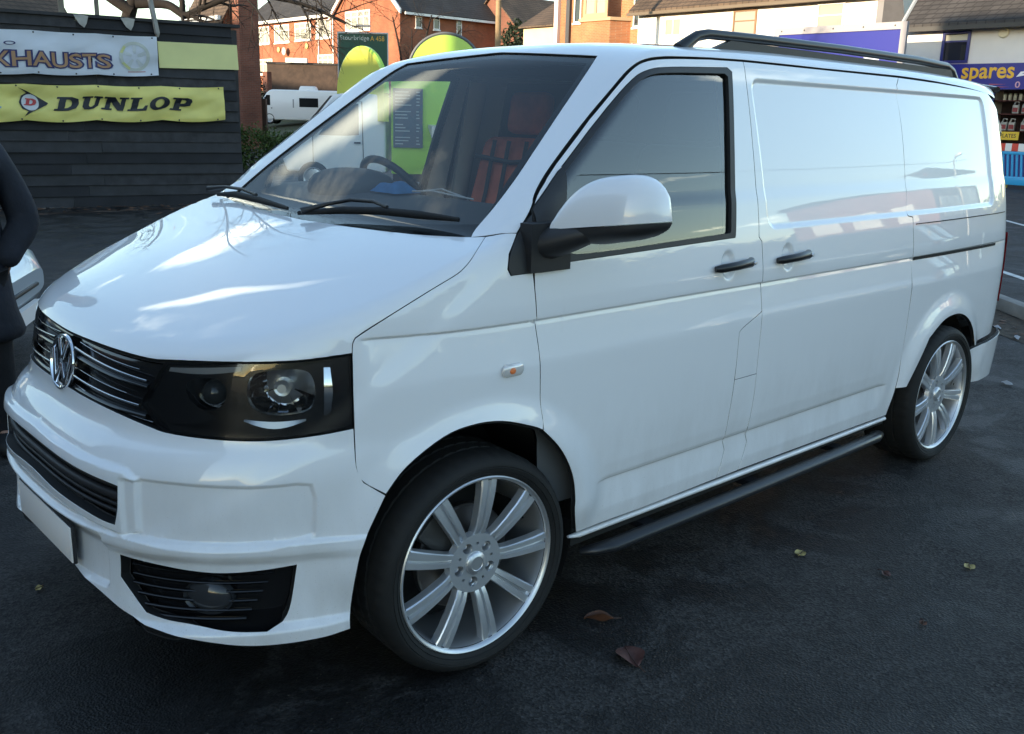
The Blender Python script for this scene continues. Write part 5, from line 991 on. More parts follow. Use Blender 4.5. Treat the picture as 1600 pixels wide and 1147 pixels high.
# --- lower grille, fog lamp surrounds, plate
panel('lower_grille','front',POLY['lowgrille'],[BLK,RUB],van,half=True,F=bumpF,off=-.055,gap=-.06,flange=0,g=.03)
low=[o for o in van.children if o.name.startswith('lower_grille')][0]
for k,(zt,zb,r) in enumerate(((.682,.664,.006),(.655,.640,.014),(.632,.612,.006),(.610,.592,.006))):
    P=onbody('front',[(-.375+.75*i/24,zt+(zb-zt)*abs(-1+2*i/24)**2) for i in range(25)],-.03,bumpF)
    MB().tube([tuple(p) for p in P],r,8,flat=1.0).build('grille_slat',BLK,low,smooth=60)
FG=[];
for sy in (1,-1):
    FG.append(empty('fog_lamp_grille',(0,0,0),0,van))
panel('mesh_back','front',POLY['fog'],[GLOSSBLK,RUB],FG,both=True,F=bumpF,off=-.045,gap=-.06,flange=0,g=.03)
for k in range(6):
    z=.445-.026*k; s0=-.385-.012*max(0,k-2); s1=-.70+.012*k
    P=onbody('front',[(s0+(s1-s0)*i/14,z) for i in range(15)],-.022,bumpF)
    both(MB().tube([tuple(p) for p in P],.006,6,flat=.8),'grille_slat',[GLOSSBLK],FG,smooth=60)
c=onbody('front',[(-.56,.375)],-.022,bumpF)[0]; nf=Vector((-.75,-.66,0))
mb=MB(); x_=nf.cross(Vector((0,0,1))).normalized(); V=[];F=[]
for j,(r_,h) in enumerate([(0,.012),(.3,.011),(.6,.008),(.9,.001),(1,-.006),(1.12,.0),(1.14,-.02)]):
    for k in range(24):
        w=2*math.pi*k/24; V.append(Vector(c)+x_*.062*r_*math.cos(w)+Vector((0,0,1))*.045*r_*math.sin(w)+nf*h)
F=[(j*24+k,j*24+(k+1)%24,(j+1)*24+(k+1)%24,(j+1)*24+k) for j in range(6) for k in range(24)]
mb.add(V,F); both(mb,'fog_lamp',[mat('fog_lens',(.03,.032,.036),.06)],FG,smooth=60)
pl=MB(); pl.box((-.936,-.04,.449),(.010,.480,.113)); pl.build('number_plate_holder',BLK,van,bevel=.002)
MB().box((-.9425,-.04,.449),(.004,.472,.106)).build('number_plate',mat('blank_plate',(.90,.84,.80),.45),van,bevel=.001)
# --- sill, underbody, arch liners
both(MB().tube([(.395,-.912,.315),(.44,-.914,.312),(1.2,-.917,.310),(2.0,-.917,.306),(2.52,-.915,.304)],[.006,.013,.015,.015,.013],8,flat=.8),'sill',[WHITE],van,smooth=60)
ub=MB(); ub.b2(.42,2.55,-.90,.90,.27,.36); ub.b2(-.75,3.7,-.50,.50,.24,.34); ub.b2(-.62,.55,-.5,.5,.34,1.0); ub.b2(3.45,3.72,-.82,.82,.35,.6); ub.build('underbody',DARK,van)
for x0 in (0,3.0):
    mb=MB(); V=[];F=[];n=20
    prof=[(.436,-.885),(.44,-.80),(.44,-.52),(.1,-.50)]
    for k in range(n+1):
        w=R(-25)+R(210)*k/n
        for r_,y in prof: V.append((x0+r_*math.cos(w),max(y,-.80) if x0==0 and w>R(150) else y,.345+r_*math.sin(w)))
    for k in range(n):
        for j in range(3): a=k*4+j; F.append((a,a+1,a+5,a+4))
    mb.add(V,F); both(mb,'arch_liner',[mat('arch_liner_black',(.004,.004,.004),.9)],van,smooth=50)
# --- wheels
def make_wheel(parent):
    w=empty('wheel',(0,0,0),0,parent)
    def tr(r,h,wn,j,k):
        if 3<=j<=4 and (k%6)<2: return r-.006
        return r
    prof=[(.262,.0),(.274,-.003),(.283,-.012),(.2905,-.0175),(.2925,-.0155),(.2945,-.0195),(.306,-.0225),(.308,-.0200),(.3105,-.0222),(.318,-.021),(.332,-.010),(.341,.006),(.345,.022),(.3452,.060),(.339,.062),(.339,.070),(.3452,.072),(.3455,.110),(.339,.112),(.339,.120),(.3455,.122),(.3452,.165),(.339,.167),(.339,.175),(.345,.177),(.344,.215),(.335,.235),(.315,.25),(.27,.235)]
    def tr2(r,h,wn,j,k):
        if j in (11,12) and (k%5) in (0,): return r-.004
        if j in (13,16,17,20,21,24,25) and ((k+j)%5)==0: return r-.004
        return r
    MB().lathe(prof,n=240,rad=tr2).build('tyre',TYRE,w,smooth=35)
    MB().lathe([(.272,.004),(.2775,-.004),(.2785,-.010),(.275,-.013),(.269,-.010),(.264,.000),(.258,.03),(.252,.09),(.245,.20),(.255,.225)],n=120).build('rim',SILVERD,w,smooth=40)
    for i in range(9):
        A=math.radians(81.5+40*i); mb=MB(); V=[];F=[]
        sec=[(-1.0,.030),(-.97,.004),(-.86,.0),(-.24,.0),(-.15,.012),(.15,.012),(.24,.0),(.86,.0),(.97,.004),(1.0,.030)]
        st=[(.070,.021,.026),(.092,.021,.016),(.115,.022,.008),(.16,.0245,.002),(.21,.027,-.001),(.245,.029,.0),(.2665,.0305,.003)]
        for (r_,hw,dy) in st:
            for (u,d) in sec: V.append((r_*math.cos(A)-u*hw*math.sin(A),-.004+dy+d,r_*math.sin(A)+u*hw*math.cos(A)))
        m=len(sec)
        for j in range(len(st)-1):
            for k in range(m-1): a=j*m+k; F.append((a,a+1,a+m+1,a+m))
        mb.add(V,[f for f in F]); mb.build('spoke',SILVER,w,smooth=25)
    hub=MB(); n=60; V=[];F=[]
    # hub plate with five bolt pockets
    loops=[[np.array((.093*math.cos(2*math.pi*k/60),.093*math.sin(2*math.pi*k/60))) for k in range(60)]]
    for i in range(5):
        a=R(47+72*i); loops.append([np.array((.060*math.cos(a)+.0165*math.cos(2*math.pi*k/16),.060*math.sin(a)+.0165*math.sin(2*math.pi*k/16))) for k in range(16)])
    for i in range(5):
        a=R(83+72*i); loops.append([np.array((.062*math.cos(a)+.005*math.cos(2*math.pi*k/8),.062*math.sin(a)+.005*math.sin(2*math.pi*k/8))) for k in range(8)])
    P,Fc,lp=triangulate(loops,.012)
    hub.add([(p[0],.012,p[1]) for p in P],[tuple(map(int,f)) for f in Fc])
    for li,l in enumerate(lp):
        n_=len(l); b=len(hub.v); d=.03 if li else .02
        hub.add([(P[i][0],.012,P[i][1]) for i in l]+[(P[i][0]*(1.06 if li==0 else 1),.012+d,P[i][1]*(1.06 if li==0 else 1)) for i in l],[(i,(i+1)%n_,n_+(i+1)%n_,n_+i) for i in range(n_)])
    hub.build('hub_plate',SILVER,w,smooth=30)
    MB().lathe([(.0,.003),(.020,.003),(.0215,.0015),(.024,.0015),(.026,.003),(.033,.0045),(.036,.008),(.037,.014)],n=32).build('centre_cap',SILVERD,w,smooth=40)
    for i in range(5):
        a=R(47+72*i); MB().lathe([(0,.026),(.008,.026),(.010,.030),(.0105,.05)],c=(.061*math.cos(a),0,.061*math.sin(a)),n=6).build('wheel_bolt',SILVERD,w,smooth=20)
    MB().lathe([(.02,.075),(.16,.075),(.165,.08),(.165,.10),(.02,.10)],n=48).build('brake_disc',mat('brake_steel',(.14,.13,.125),.4,.8),w,smooth=30)
    MB().box((-.10,.085,.10),(.13,.07,.10),ry=R(45)).build('brake_caliper',mat('caliper_grey',(.07,.07,.07),.5,.4),w,bevel=.012)
    MB().lathe([(.04,.11),(.25,.20)],n=32).build('wheel_back',DARK,w)
    return w
w0=make_wheel(van); w0.location=(0,-.921,.345); w0.rotation_euler=(0,0,-.0615)
w1=copy_tree(w0,van); w1.location=(3.0,-.958,.345); w1.rotation_euler=(0,R(12),0)
w2=copy_tree(w0,van); w2.location=(0,.921,.345); w2.rotation_euler=(0,R(20),math.pi-.0615)
w3=copy_tree(w0,van); w3.location=(3.0,.958,.345); w3.rotation_euler=(0,R(5),math.pi)
# --- door mirrors
def mirror_parts():
    A=empty('door_mirror',(0,0,0),0,van); P=A
    # housing lofted outwards; s=0 inner end .. 1 tip
    def shell(nm,m,cap):
        mb=MB(); V=[];F=[]; nS=22; nC=28
        for i in range(nS+1):
            t=i/nS; tt=min(1,max(0,t)); y=-.962-.272*t; xf=.235+.098*t
            zl=1.334+.038*t                                   # parting line between cap and base
            hh=.138*max(0.0,1-abs((t-.50)/.52)**3.0)**.55 if t<.985 else .012
            hh=max(hh,.012); e=math.sqrt(max(.02,1-(max(0,t-.62)/.39)**2.6))
            dep=.092*e+.006
            for k in range(nC):
                w=math.pi*k/(nC-1) if cap else -math.pi*k/(nC-1)
                cx,sz=math.cos(w),math.sin(w)
                if cap: pz=zl+hh*abs(sz)**.85
                else: pz=zl-.003-(.058-.018*t)*(e if t>.6 else min(1,.55+t*1.2))*abs(sz)**.7
                px=xf+.075-(dep*math.copysign(abs(cx)**.8,cx) if cx>0 else -.045*abs(cx)**.8*e)
                V.append((px,y,pz))
        for i in range(nS):
            for k in range(nC-1): F.append((i*nC+k,i*nC+k+1,(i+1)*nC+k+1,(i+1)*nC+k))
            F.append((i*nC+nC-1,i*nC,(i+1)*nC,(i+1)*nC+nC-1))
        F.append(tuple(range(nC))[::-1]); F.append(tuple(nS*nC+k for k in range(nC)))
        if cap: F=[f[::-1] for f in F]
        mb.add(V,F); mb.build(nm,[m],P,smooth=45)
    shell('mirror_cap',WHITE,True); shell('mirror_base',BLK,False)
    mb=MB(); mb.tube([(.235,-.90,1.285),(.262,-.97,1.305),(.285,-1.03,1.325),(.30,-1.08,1.335)],[.075,.066,.05,.03],14,flat=.72); mb.box((.235,-.925,1.28),(.16,.05,.14)); mb.build('mirror_arm',[BLK],P,smooth=40)
    mb=MB(); mb.add([(.352,-1.0,1.35),(.352,-1.0,1.43),(.392,-1.19,1.44),(.392,-1.19,1.37)],[(0,1,2,3)]); mb.build('mirror_glass',[CHROME],P)
mirror_parts()
# --- door handles, side repeater
for x0,dd in ((1.04,door),(1.425,slide)):
    mb=MB(); mb.tube([(x0,-.950,1.146),(x0+.02,-.962,1.148),(x0+.10,-.972,1.153),(x0+.185,-.968,1.157),(x0+.205,-.955,1.158)],[.010,.014,.0145,.0155,.015],12,flat=1.1)
    both(mb,'door_handle',[mat('handle_black',(.014,.014,.015),.3)],dd,smooth=50)
    mb=MB(); mb.lathe([(0,-.004),(.006,-.004),(.008,0),(.008,.004)],c=(x0+.19,-.984,1.157),n=16); both(mb,'lock_barrel',[SILVER],dd,smooth=40)
mb=MB(); V=[];F=[]
for j,(k_,h) in enumerate([(1.0,0),(1.0,.006),(.85,.010),(.5,.012),(0.02,.0125)]):
    for i in range(28):
        w=2*math.pi*i/28; cx=.022*math.copysign(1,math.cos(w)) if abs(math.cos(w))>1e-6 else 0
        V.append((.090+(cx+.018*math.cos(w))*k_,-.9535-h,.938+.0185*math.sin(w)*k_))
F=[(j*28+i,j*28+(i+1)%28,(j+1)*28+(i+1)%28,(j+1)*28+i) for j in range(4) for i in range(28)]
mb.add(V,F); rep=both(mb,'side_repeater',[mat('repeater_lens',(.75,.72,.70),.08,.3)],van,smooth=50)
mb=MB(); mb.ell((.082,-.9645,.938),(.013,.004,.010),12,8); both(mb,'repeater_bulb',[mat('amber_bulb',(.75,.20,.06),.3)],rep,smooth=60)
# --- roof rails and side bars
rails_=both(MB().tube([(1.12,-.665,1.885),(1.165,-.668,1.915),(1.21,-.670,1.940),(1.27,-.672,1.951),(1.6,-.675,1.955),(2.2,-.675,1.957),(2.9,-.672,1.952),(3.24,-.67,1.941),(3.31,-.668,1.921),(3.35,-.665,1.88)],[.026,.020,.017,.016,.016,.016,.016,.016,.018,.024],14,flat=1.15),'roof_rail',[mat('rail_black',(.022,.024,.026),.28,.3)],van,smooth=60)
rails_[1].location=(0,0,-.03)
both(MB().add([(1.17,-.684,1.86),(3.33,-.684,1.86),(3.27,-.684,1.925),(1.40,-.684,1.937),(1.17,-.662,1.86),(3.33,-.662,1.86),(3.27,-.662,1.925),(1.40,-.662,1.937)],[(0,1,2,3),(7,6,5,4),(3,2,6,7),(0,3,7,4),(1,5,6,2)]),'rail_base',[BLK],van)[1].location=(0,0,-.03)
for bx_ in (.80,1.45,2.10): both(MB().b2(bx_-.03,bx_+.03,-.955,-.80,.235,.258),'bar_bracket',[BLK],van)
both(MB().tube([(.475,-.90,.235),(.50,-.945,.252),(.56,-.962,.255),(1.2,-.966,.255),(2.0,-.966,.255),(2.36,-.962,.255),(2.42,-.945,.253),(2.44,-.91,.24)],[.018,.026,.030,.031,.031,.030,.026,.018],14,flat=.75),'side_bar',[mat('bar_black',(.03,.032,.036),.32,.4)],van,smooth=60)
# --- wipers
for a,b in (('bladeN','armN'),('bladeF','armF')):
    wp=empty('wiper',(0,0,0),0,van)
    P=[p for p in PT[a]]; MB().tube(P,[.004]+[.0075]*(len(P)-2)+[.004],8,flat=1.7).build('wiper_blade',RUB,wp,smooth=60)
    Q=[p for p in PT[b] if p[0]==p[0]]; MB().tube(Q,[.011]+[.0065]*(len(Q)-1),8).build('wiper_arm',BLK,wp,smooth=60)
cw=onbody('bonnet',[(-.80+1.6*i/30,.56+.13*(abs(-1+2*i/30))**2.2) for i in range(31)],-.02)
V=[tuple(p) for p in cw]+[(p[0]+.12,p[1]*.99,p[2]+.012) for p in cw]
MB().add(V,[(i+1,i,31+i,32+i) for i in range(30)]).build('scuttle_panel',BLK,van,smooth=60)
# --- rear: tailgate, lamps, bumper, spoiler, slot for the door rail
tg=[(0,1.80),(.45,1.79),(.62,1.755),(.69,1.66),(.72,1.45),(.75,1.2),(.765,.9),(.765,.55),(0,.55)]
DT=DOM['tail']; s_=-1 if DT.e1[1]>0 else 1
tgp=[(s_*-1*a*1.0,b) for a,b in tg]
tail=panel('tailgate','tail',tgp,WHITE,van,half=True,g=.04)[0]
for sy in (1,-1):
    mb=MB(); Pn=[];
    for z in np.linspace(.72,1.10,9):
        o,d=np.array([[4.3,-.80*sy,z],[4.3,-.865*sy,z]]),np.array([[-1.,0,0]]*2); t=march(o,d,0,1.2,160); X=o+t[:,None]*d; nn=grad(X[:,0],X[:,1],X[:,2]); Pn.append(X+nn*.012)
    V=[tuple(p) for r_ in Pn for p in r_]; mb.add(V,[(2*i,2*i+1,2*i+3,2*i+2) if sy>0 else (2*i,2*i+2,2*i+3,2*i+1) for i in range(8)]); mb.build('tail_lamp',mat('tail_red',(.30,.012,.015),.12),van,smooth=60)
rb=[(0,.62),(.30,.62),(.52,.60),(.70,.58),(.84,.56),(1.06,.55),(1.30,.53),(1.345,.44),(1.36,.36),(1.36,.335),(1.1,.325),(.7,.32),(0,.32)]
def rbF(x,y,z): return bodyF(x,y,z)-.035*sstep(.62,.56,z)*(1-.25*sstep(.40,.33,z))
def sstep_dec(a,b,x): return 1-sstep(b,a,x)
def rbF(x,y,z): return bodyF(x,y,z)-.035*(1-sstep(.56,.62,z))*sstep(3.36,3.52,x)
panel('rear_bumper','back',[(-a,b) for a,b in rb],WHITE,van,half=True,F=rbF,g=.03,soft=True)
mb=MB(); mb.add([tuple(p) for p in [(3.60,-.72,1.80),(3.76,-.66,1.79),(3.92,-.64,1.755),(3.93,-.70,1.66),(3.80,-.745,1.62),(3.60,-.72,1.83),(3.76,-.66,1.835),(3.94,-.64,1.775),(3.95,-.70,1.66),(3.82,-.755,1.62)]],[(0,1,2,3,4)[::-1],(5,6,7,8,9)]+[(i,(i+1)%5,5+(i+1)%5,5+i) for i in range(5)]); both(mb,'spoiler_end',[GLOSSBLK],van)
P=onbody('roof',[(3.76,-.60+1.2*i/16) for i in range(17)],.012); MB().tube([(p[0]+.10,p[1],p[2]-.02) for p in P],.05,8,flat=.35).build('rear_spoiler',GLOSSBLK,van,smooth=60)
def on_side(x,z,off): 
    X=place(DOM['side'],np.array([[x,z]]),bodyF); n=grad(X[:,0],X[:,1],X[:,2]); return X[0]+n[0]*off
mb=MB(); a=[on_side(2.56+1.0*i/20,1.062-.004*i/20,.0) for i in range(21)]
V=[(p[0],p[1]-.004,p[2]+.007) for p in a]+[(p[0],p[1]-.004,p[2]-.007) for p in a]; mb.add(V,[(i,21+i,22+i,i+1) for i in range(20)]); both(mb,'door_rail_slot',[DARK],van)
a=[on_side(2.56+1.12*i/20,1.219,.0015) for i in range(21)]; both(MB().tube([tuple(p) for p in a],.0025,6),'panel_seam',[RUB],van)
for z in (1.30,.80):
    mb=MB(); mb.box((3.835,-.765,z),(.045,.05,.10)); both(mb,'door_hinge',[WHITE],van,bevel=.01)
# --- cab interior
cab=empty('cab_interior',(0,0,0),0,van)
MB().prism([(-.86,.36),(.86,.36),(.88,1.2),(.73,1.80),(-.73,1.80),(-.88,1.2)],1.56,1.60,lambda a,b,h:(h,a,b)).build('bulkhead',mat('bulkhead_grey',(.05,.052,.056),.7),cab)
mb=MB(); dp=[(.00,1.225),(.18,1.295),(.36,1.345),(.50,1.352),(.57,1.30),(.56,1.10),(.52,.75),(.1,.75),(-.02,1.1)]
mb.prism(dp[::-1],-.84,.84,lambda a,b,h:(a,h,b)); mb.build('dashboard',GREYPL,cab,bevel=.02)
MB().ell((.44,.41,1.345),(.15,.20,.085),20,10,.8).build('instrument_binnacle',GREYPL,cab,smooth=60)
st=MB(); V=[];F=[]; c=Vector((.655,.40,1.315)); ax=Vector((.80,0,.60)).normalized(); e1=Vector((0,1,0)); e2=ax.cross(e1)
st.tube([tuple(c+e1*.185*math.cos(2*math.pi*k/40)+e2*.185*math.sin(2*math.pi*k/40)) for k in range(41)],.016,8,cap=False); 
st.box(tuple(c-ax*.02),(.05,.14,.10),ry=R(35)); st.tube([tuple(c-e1*.18),tuple(c-ax*.02),tuple(c+e1*.18)],.014,6); st.tube([tuple(c-e2*.18),tuple(c-ax*.02)],.016,6); st.build('steering_wheel',mat('wheel_leather',(.02,.02,.022),.5),cab,smooth=50)
ORG=mat('orange_seat_cover',(.62,.13,.05),.7,noise=(9,.25,4),bump=(40,.4,.004)); STRAP=mat('black_strap',(.012,.012,.012),.6)
def seat(yc,w,m):
    s=empty('seat',(0,0,0),0,cab)
    MB().box((.98,yc,.86),(.50,w,.20)).build('seat_cushion',m,s,bevel=.05,seg=3)
    mb=MB(); mb.prism([(1.18,.92),(1.32,.95),(1.45,1.48),(1.42,1.56),(1.34,1.54),(1.20,1.10)],yc-w/2,yc+w/2,lambda a,b,h:(a,h,b)); mb.build('seat_back',m,s,bevel=.04,seg=3)
    MB().box((1.41,yc,1.66),(.09,.24,.19),ry=R(10)).build('head_rest',m,s,bevel=.035,seg=3)
    if m is ORG:
        for dy in (-.09,.03,.13):
            MB().tube([(1.185,yc+dy,1.06),(1.255,yc+dy,1.30),(1.325,yc+dy+.02,1.535)],.012,6,flat=.4).build('strap',STRAP,s)
        MB().tube([(1.30,yc-w/2+.01,1.46),(1.29,yc,1.44),(1.30,yc+w/2-.01,1.46)],.012,6).build('strap',STRAP,s)
DKSEAT=mat('seat_cloth_dark',(.03,.031,.034),.9)
seat(.40,.52,ORG); seat(-.10,.46,DKSEAT); seat(-.52,.42,DKSEAT)
panel('headliner','roof',[(.95,0),(.93,-.45),(1.0,-.60),(1.55,-.58),(1.55,0)],[mat('headliner_grey',(.34,.34,.34),.9),RUB],cab,half=True,off=-.05,flange=0,g=.06)
dl=[(.25,.45),(.62,.42),(1.2,.42),(1.33,.7),(1.33,1.21),(.32,1.20),(.2,1.0)]
panel('door_card','side',dl,[GREYPL,RUB],(cab,cab),both=True,off=-.06,flange=0,g=.08)
for sy in (-1,1):
    mb=MB(); mb.tube([(1.33,sy*.83,1.22),(1.35,sy*.78,1.52),(1.36,sy*.71,1.80)],.06,8,flat=.6); mb.build('pillar_trim',mat('pillar_beige',(.50,.49,.45),.8),cab,smooth=60)
MB().b2(.2,1.56,-.85,.85,.40,.46).build('cab_floor',DARK,cab)

# ================================================================== wheels for the other vehicles
def plain_wheel(parent,loc,R0=.30,w=.19,m=None):
    t=empty('wheel',loc,0,parent)
    MB().lathe([(R0*.66,-w/2),(R0*.9,-w/2-.01),(R0,-w/2+.03),(R0,w/2-.03),(R0*.9,w/2),(R0*.66,w/2)],n=32).build('tyre',TYRE,t,smooth=35)
    MB().lathe([(0,-w/2+.03),(R0*.2,-w/2+.01),(R0*.55,-w/2+.035),(R0*.64,-w/2-.002),(R0*.68,-w/2+.01)],n=24).build('rim',m or SILVERD,t,smooth=40); return t
# ================================================================== food van beyond the fence
LIME=mat('lime_paint',(.42,.70,.07),.35,0,.5,noise=(1.2,.04,4)); LIMEY=mat('lime_yellow_board',(.62,.66,.10),.4); CABW=mat('cab_white',(.74,.76,.78),.35,0,.6)
f=tag(empty('food_van',(9.92,13.57,0)),'lime green food van with white cab and dark menu board parked past the fence','food van'); FO=Vector(f.location)
def lf(o): o.location=-FO; return o
lf(MB().b2(9.92,13.5,13.57,15.4,.45,2.55).build('box_body',LIME,f,bevel=.03))
lf(MB().b2(9.95,13.45,13.62,15.35,2.552,2.60).build('roof',LIME,f))
ab_=empty('front_arch_board',(0,0,0),R(40),f)
arc=[(.93+.93*math.cos(math.pi*k/20),2.05+.90*math.sin(math.pi*k/20)) for k in range(21)]
mb=MB(); mb.prism([(1.86,1.5),(0,1.5)][::-1]+arc,-.16,-.05,lambda a,b,h:(h,a,b)); mb.build('board',LIMEY,ab_)
mb=MB(); mb.tube([(-.10,a,b) for a,b in arc],.06,6); mb.build('rim',LIME,ab_,smooth=50)
arc=[(11.02+.72*math.cos(math.pi*k/24),2.50+.72*math.sin(math.pi*k/24)) for k in range(25)]
mb=MB(); mb.prism(arc,13.70,13.76,lambda a,b,h:(a,h,b)); lf(mb.build('arch_sign',LIME,f))
mb=MB(); mb.tube([(a,13.72,b) for a,b in [(11.02+.75*math.cos(math.pi*k/24),2.50+.75*math.sin(math.pi*k/24)) for k in range(25)]],.035,6); lf(mb.build('arch_trim',mat('trim_grey',(.12,.13,.14),.5),f,smooth=50))
mbd=lf(MB().b2(9.97,10.57,13.53,13.565,.99,2.16).build('menu_board',mat('menu_slate',(.07,.09,.12),.5),f))
r_=random.Random(5)
for k in range(17):
    if k in (5,9,13): continue
    z=2.09-.064*k; w=r_.uniform(.16,.34); mb=MB(); mb.b2(10.01,10.01+w,13.524,13.528,z-.010,z+.010); mb.b2(10.44,10.44+r_.uniform(.05,.08),13.524,13.528,z-.010,z+.010); mb.build('menu_line',mat('menu_chalk',(.40,.42,.42),.7),mbd)
mb=MB(); mb.add([(10.68,13.56,1.46),(12.2,13.56,1.46),(12.2,13.24,1.44),(10.78,13.24,1.44),(10.68,13.56,1.40),(12.2,13.56,1.40),(12.2,13.24,1.20),(10.78,13.24,1.20)],[(0,3,2,1),(4,5,6,7),(0,4,7,3),(3,7,6,2),(1,2,6,5),(0,1,5,4)]); lf(mb.build('serving_shelf',mat('shelf_steel',(.55,.57,.60),.35,.3),f))
lf(MB().b2(9.95,13.4,13.6,15.35,.30,.449).build('chassis',DARK,f))
cb=MB(); cb.prism([(7.75,.45),(9.80,.45),(9.80,2.02),(9.05,2.06),(8.72,2.0),(8.05,1.18),(7.72,1.06),(7.66,.7)],13.66,14.70,lambda a,b,h:(a,h,b)); lf(cb.build('cab',CABW,f,bevel=.05,seg=3))
mb=MB(); mb.add([(8.42,13.652,1.20),(8.98,13.652,1.20),(9.25,13.652,1.22),(9.25,13.652,1.84),(8.86,13.652,1.84)],[(0,1,2,3,4)]); lf(mb.build('side_window',mat('cab_glass',(.10,.13,.15),.06),f))
mb=MB(); mb.tube([(8.30,13.65,.5),(8.30,13.648,1.17),(8.82,13.648,1.88),(9.32,13.648,1.88),(9.34,13.65,.5)],.008,5,cap=False); lf(mb.build('door_gap',RUB,f)); 
mb=MB(); mb.add([(8.06,13.76,1.22),(8.70,13.80,1.96),(8.70,14.55,1.96),(8.06,14.6,1.22)],[(0,3,2,1)]); o=lf(mb.build('windscreen',MATS['cab_glass'],f)); o.location+=Vector((-.05,0,.03))
lf(MB().box((8.36,13.50,1.36),(.10,.20,.26)).build('door_mirror',BLK,f,bevel=.02)); lf(MB().box((9.22,13.64,1.06),(.13,.03,.035)).build('door_handle',BLK,f)); lf(MB().box((7.70,13.9,.85),(.06,.28,.18)).build('headlight',mat('lamp_clear',(.5,.52,.52),.1),f,bevel=.02)); lf(MB().b2(7.58,7.72,13.7,14.66,.35,.58).build('bumper',BLK,f,bevel=.03))
for x,y,rz in ((8.3,13.72,0),(12.6,13.7,0),(8.3,14.62,math.pi),(12.6,15.25,math.pi)):
    w=plain_wheel(f,(x-FO.x,y-FO.y,.33),.33); w.rotation_euler=(0,0,rz)
f.rotation_euler=(0,0,R(-42))
# ================================================================== white high roof van far behind
v=tag(empty('white_van',(30,51.8,.9)),'white high roof van parked in the distance, left of the road sign','van'); v.rotation_euler=(0,0,math.atan2(51.03-53.6,31.2-28.39)); 
# local x runs away from its nose
mb=MB(); mb.prism([(-2.35,.25),(3.0,.25),(3.0,2.05),(-1.35,2.05),(-1.62,1.88),(-2.15,1.10),(-2.38,.95),(-2.45,.6)],-1.9,-.1,lambda a,b,h:(a,h,b)); mb.build('body',mat('distant_white_paint',(.74,.74,.72),.4,0,.6),v,bevel=.10,seg=3)
MB().add([(-2.02,-1.908,1.12),(-1.42,-1.908,1.12),(-1.42,-1.908,1.72),(-1.64,-1.908,1.72)],[(0,1,2,3)]).build('cab_window',mat('dark_glass',(.015,.017,.018),.05),v)
MB().add([(-2.11,-1.75,1.2),(-1.66,-1.7,1.84),(-1.66,-.3,1.84),(-2.11,-.25,1.2)],[(0,3,2,1)]).build('windscreen',MATS['dark_glass'],v).location=(-.06,0,.03)
MB().b2(.35,1.5,-1.908,-1.902,1.05,1.58).build('side_window',MATS['dark_glass'],v); MB().b2(-.05,.02,-1.908,-1.902,1.0,1.5).build('side_vent',mat('vent_grey',(.25,.25,.25),.6),v); MB().b2(-1.38,-1.30,-1.93,-1.90,.93,.98).build('door_handle',BLK,v)
MB().box((.75,-1.0,2.17),(1.1,.8,.26),taper=.8).build('roof_pod',mat('pod_white',(.7,.7,.68),.5),v,bevel=.05); MB().box((-2.05,-2.0,1.28),(.1,.2,.24)).build('door_mirror',BLK,v,bevel=.02); MB().b2(-2.5,-2.2,-1.85,-.15,.2,.5).build('bumper',BLK,v,bevel=.04)
for x,y,rz in ((-1.5,-1.8,0),(1.9,-1.8,0),(-1.5,-.2,math.pi),(1.9,-.2,math.pi)):
    w=plain_wheel(v,(x,y,.33),.33); w.rotation_euler=(0,0,rz)
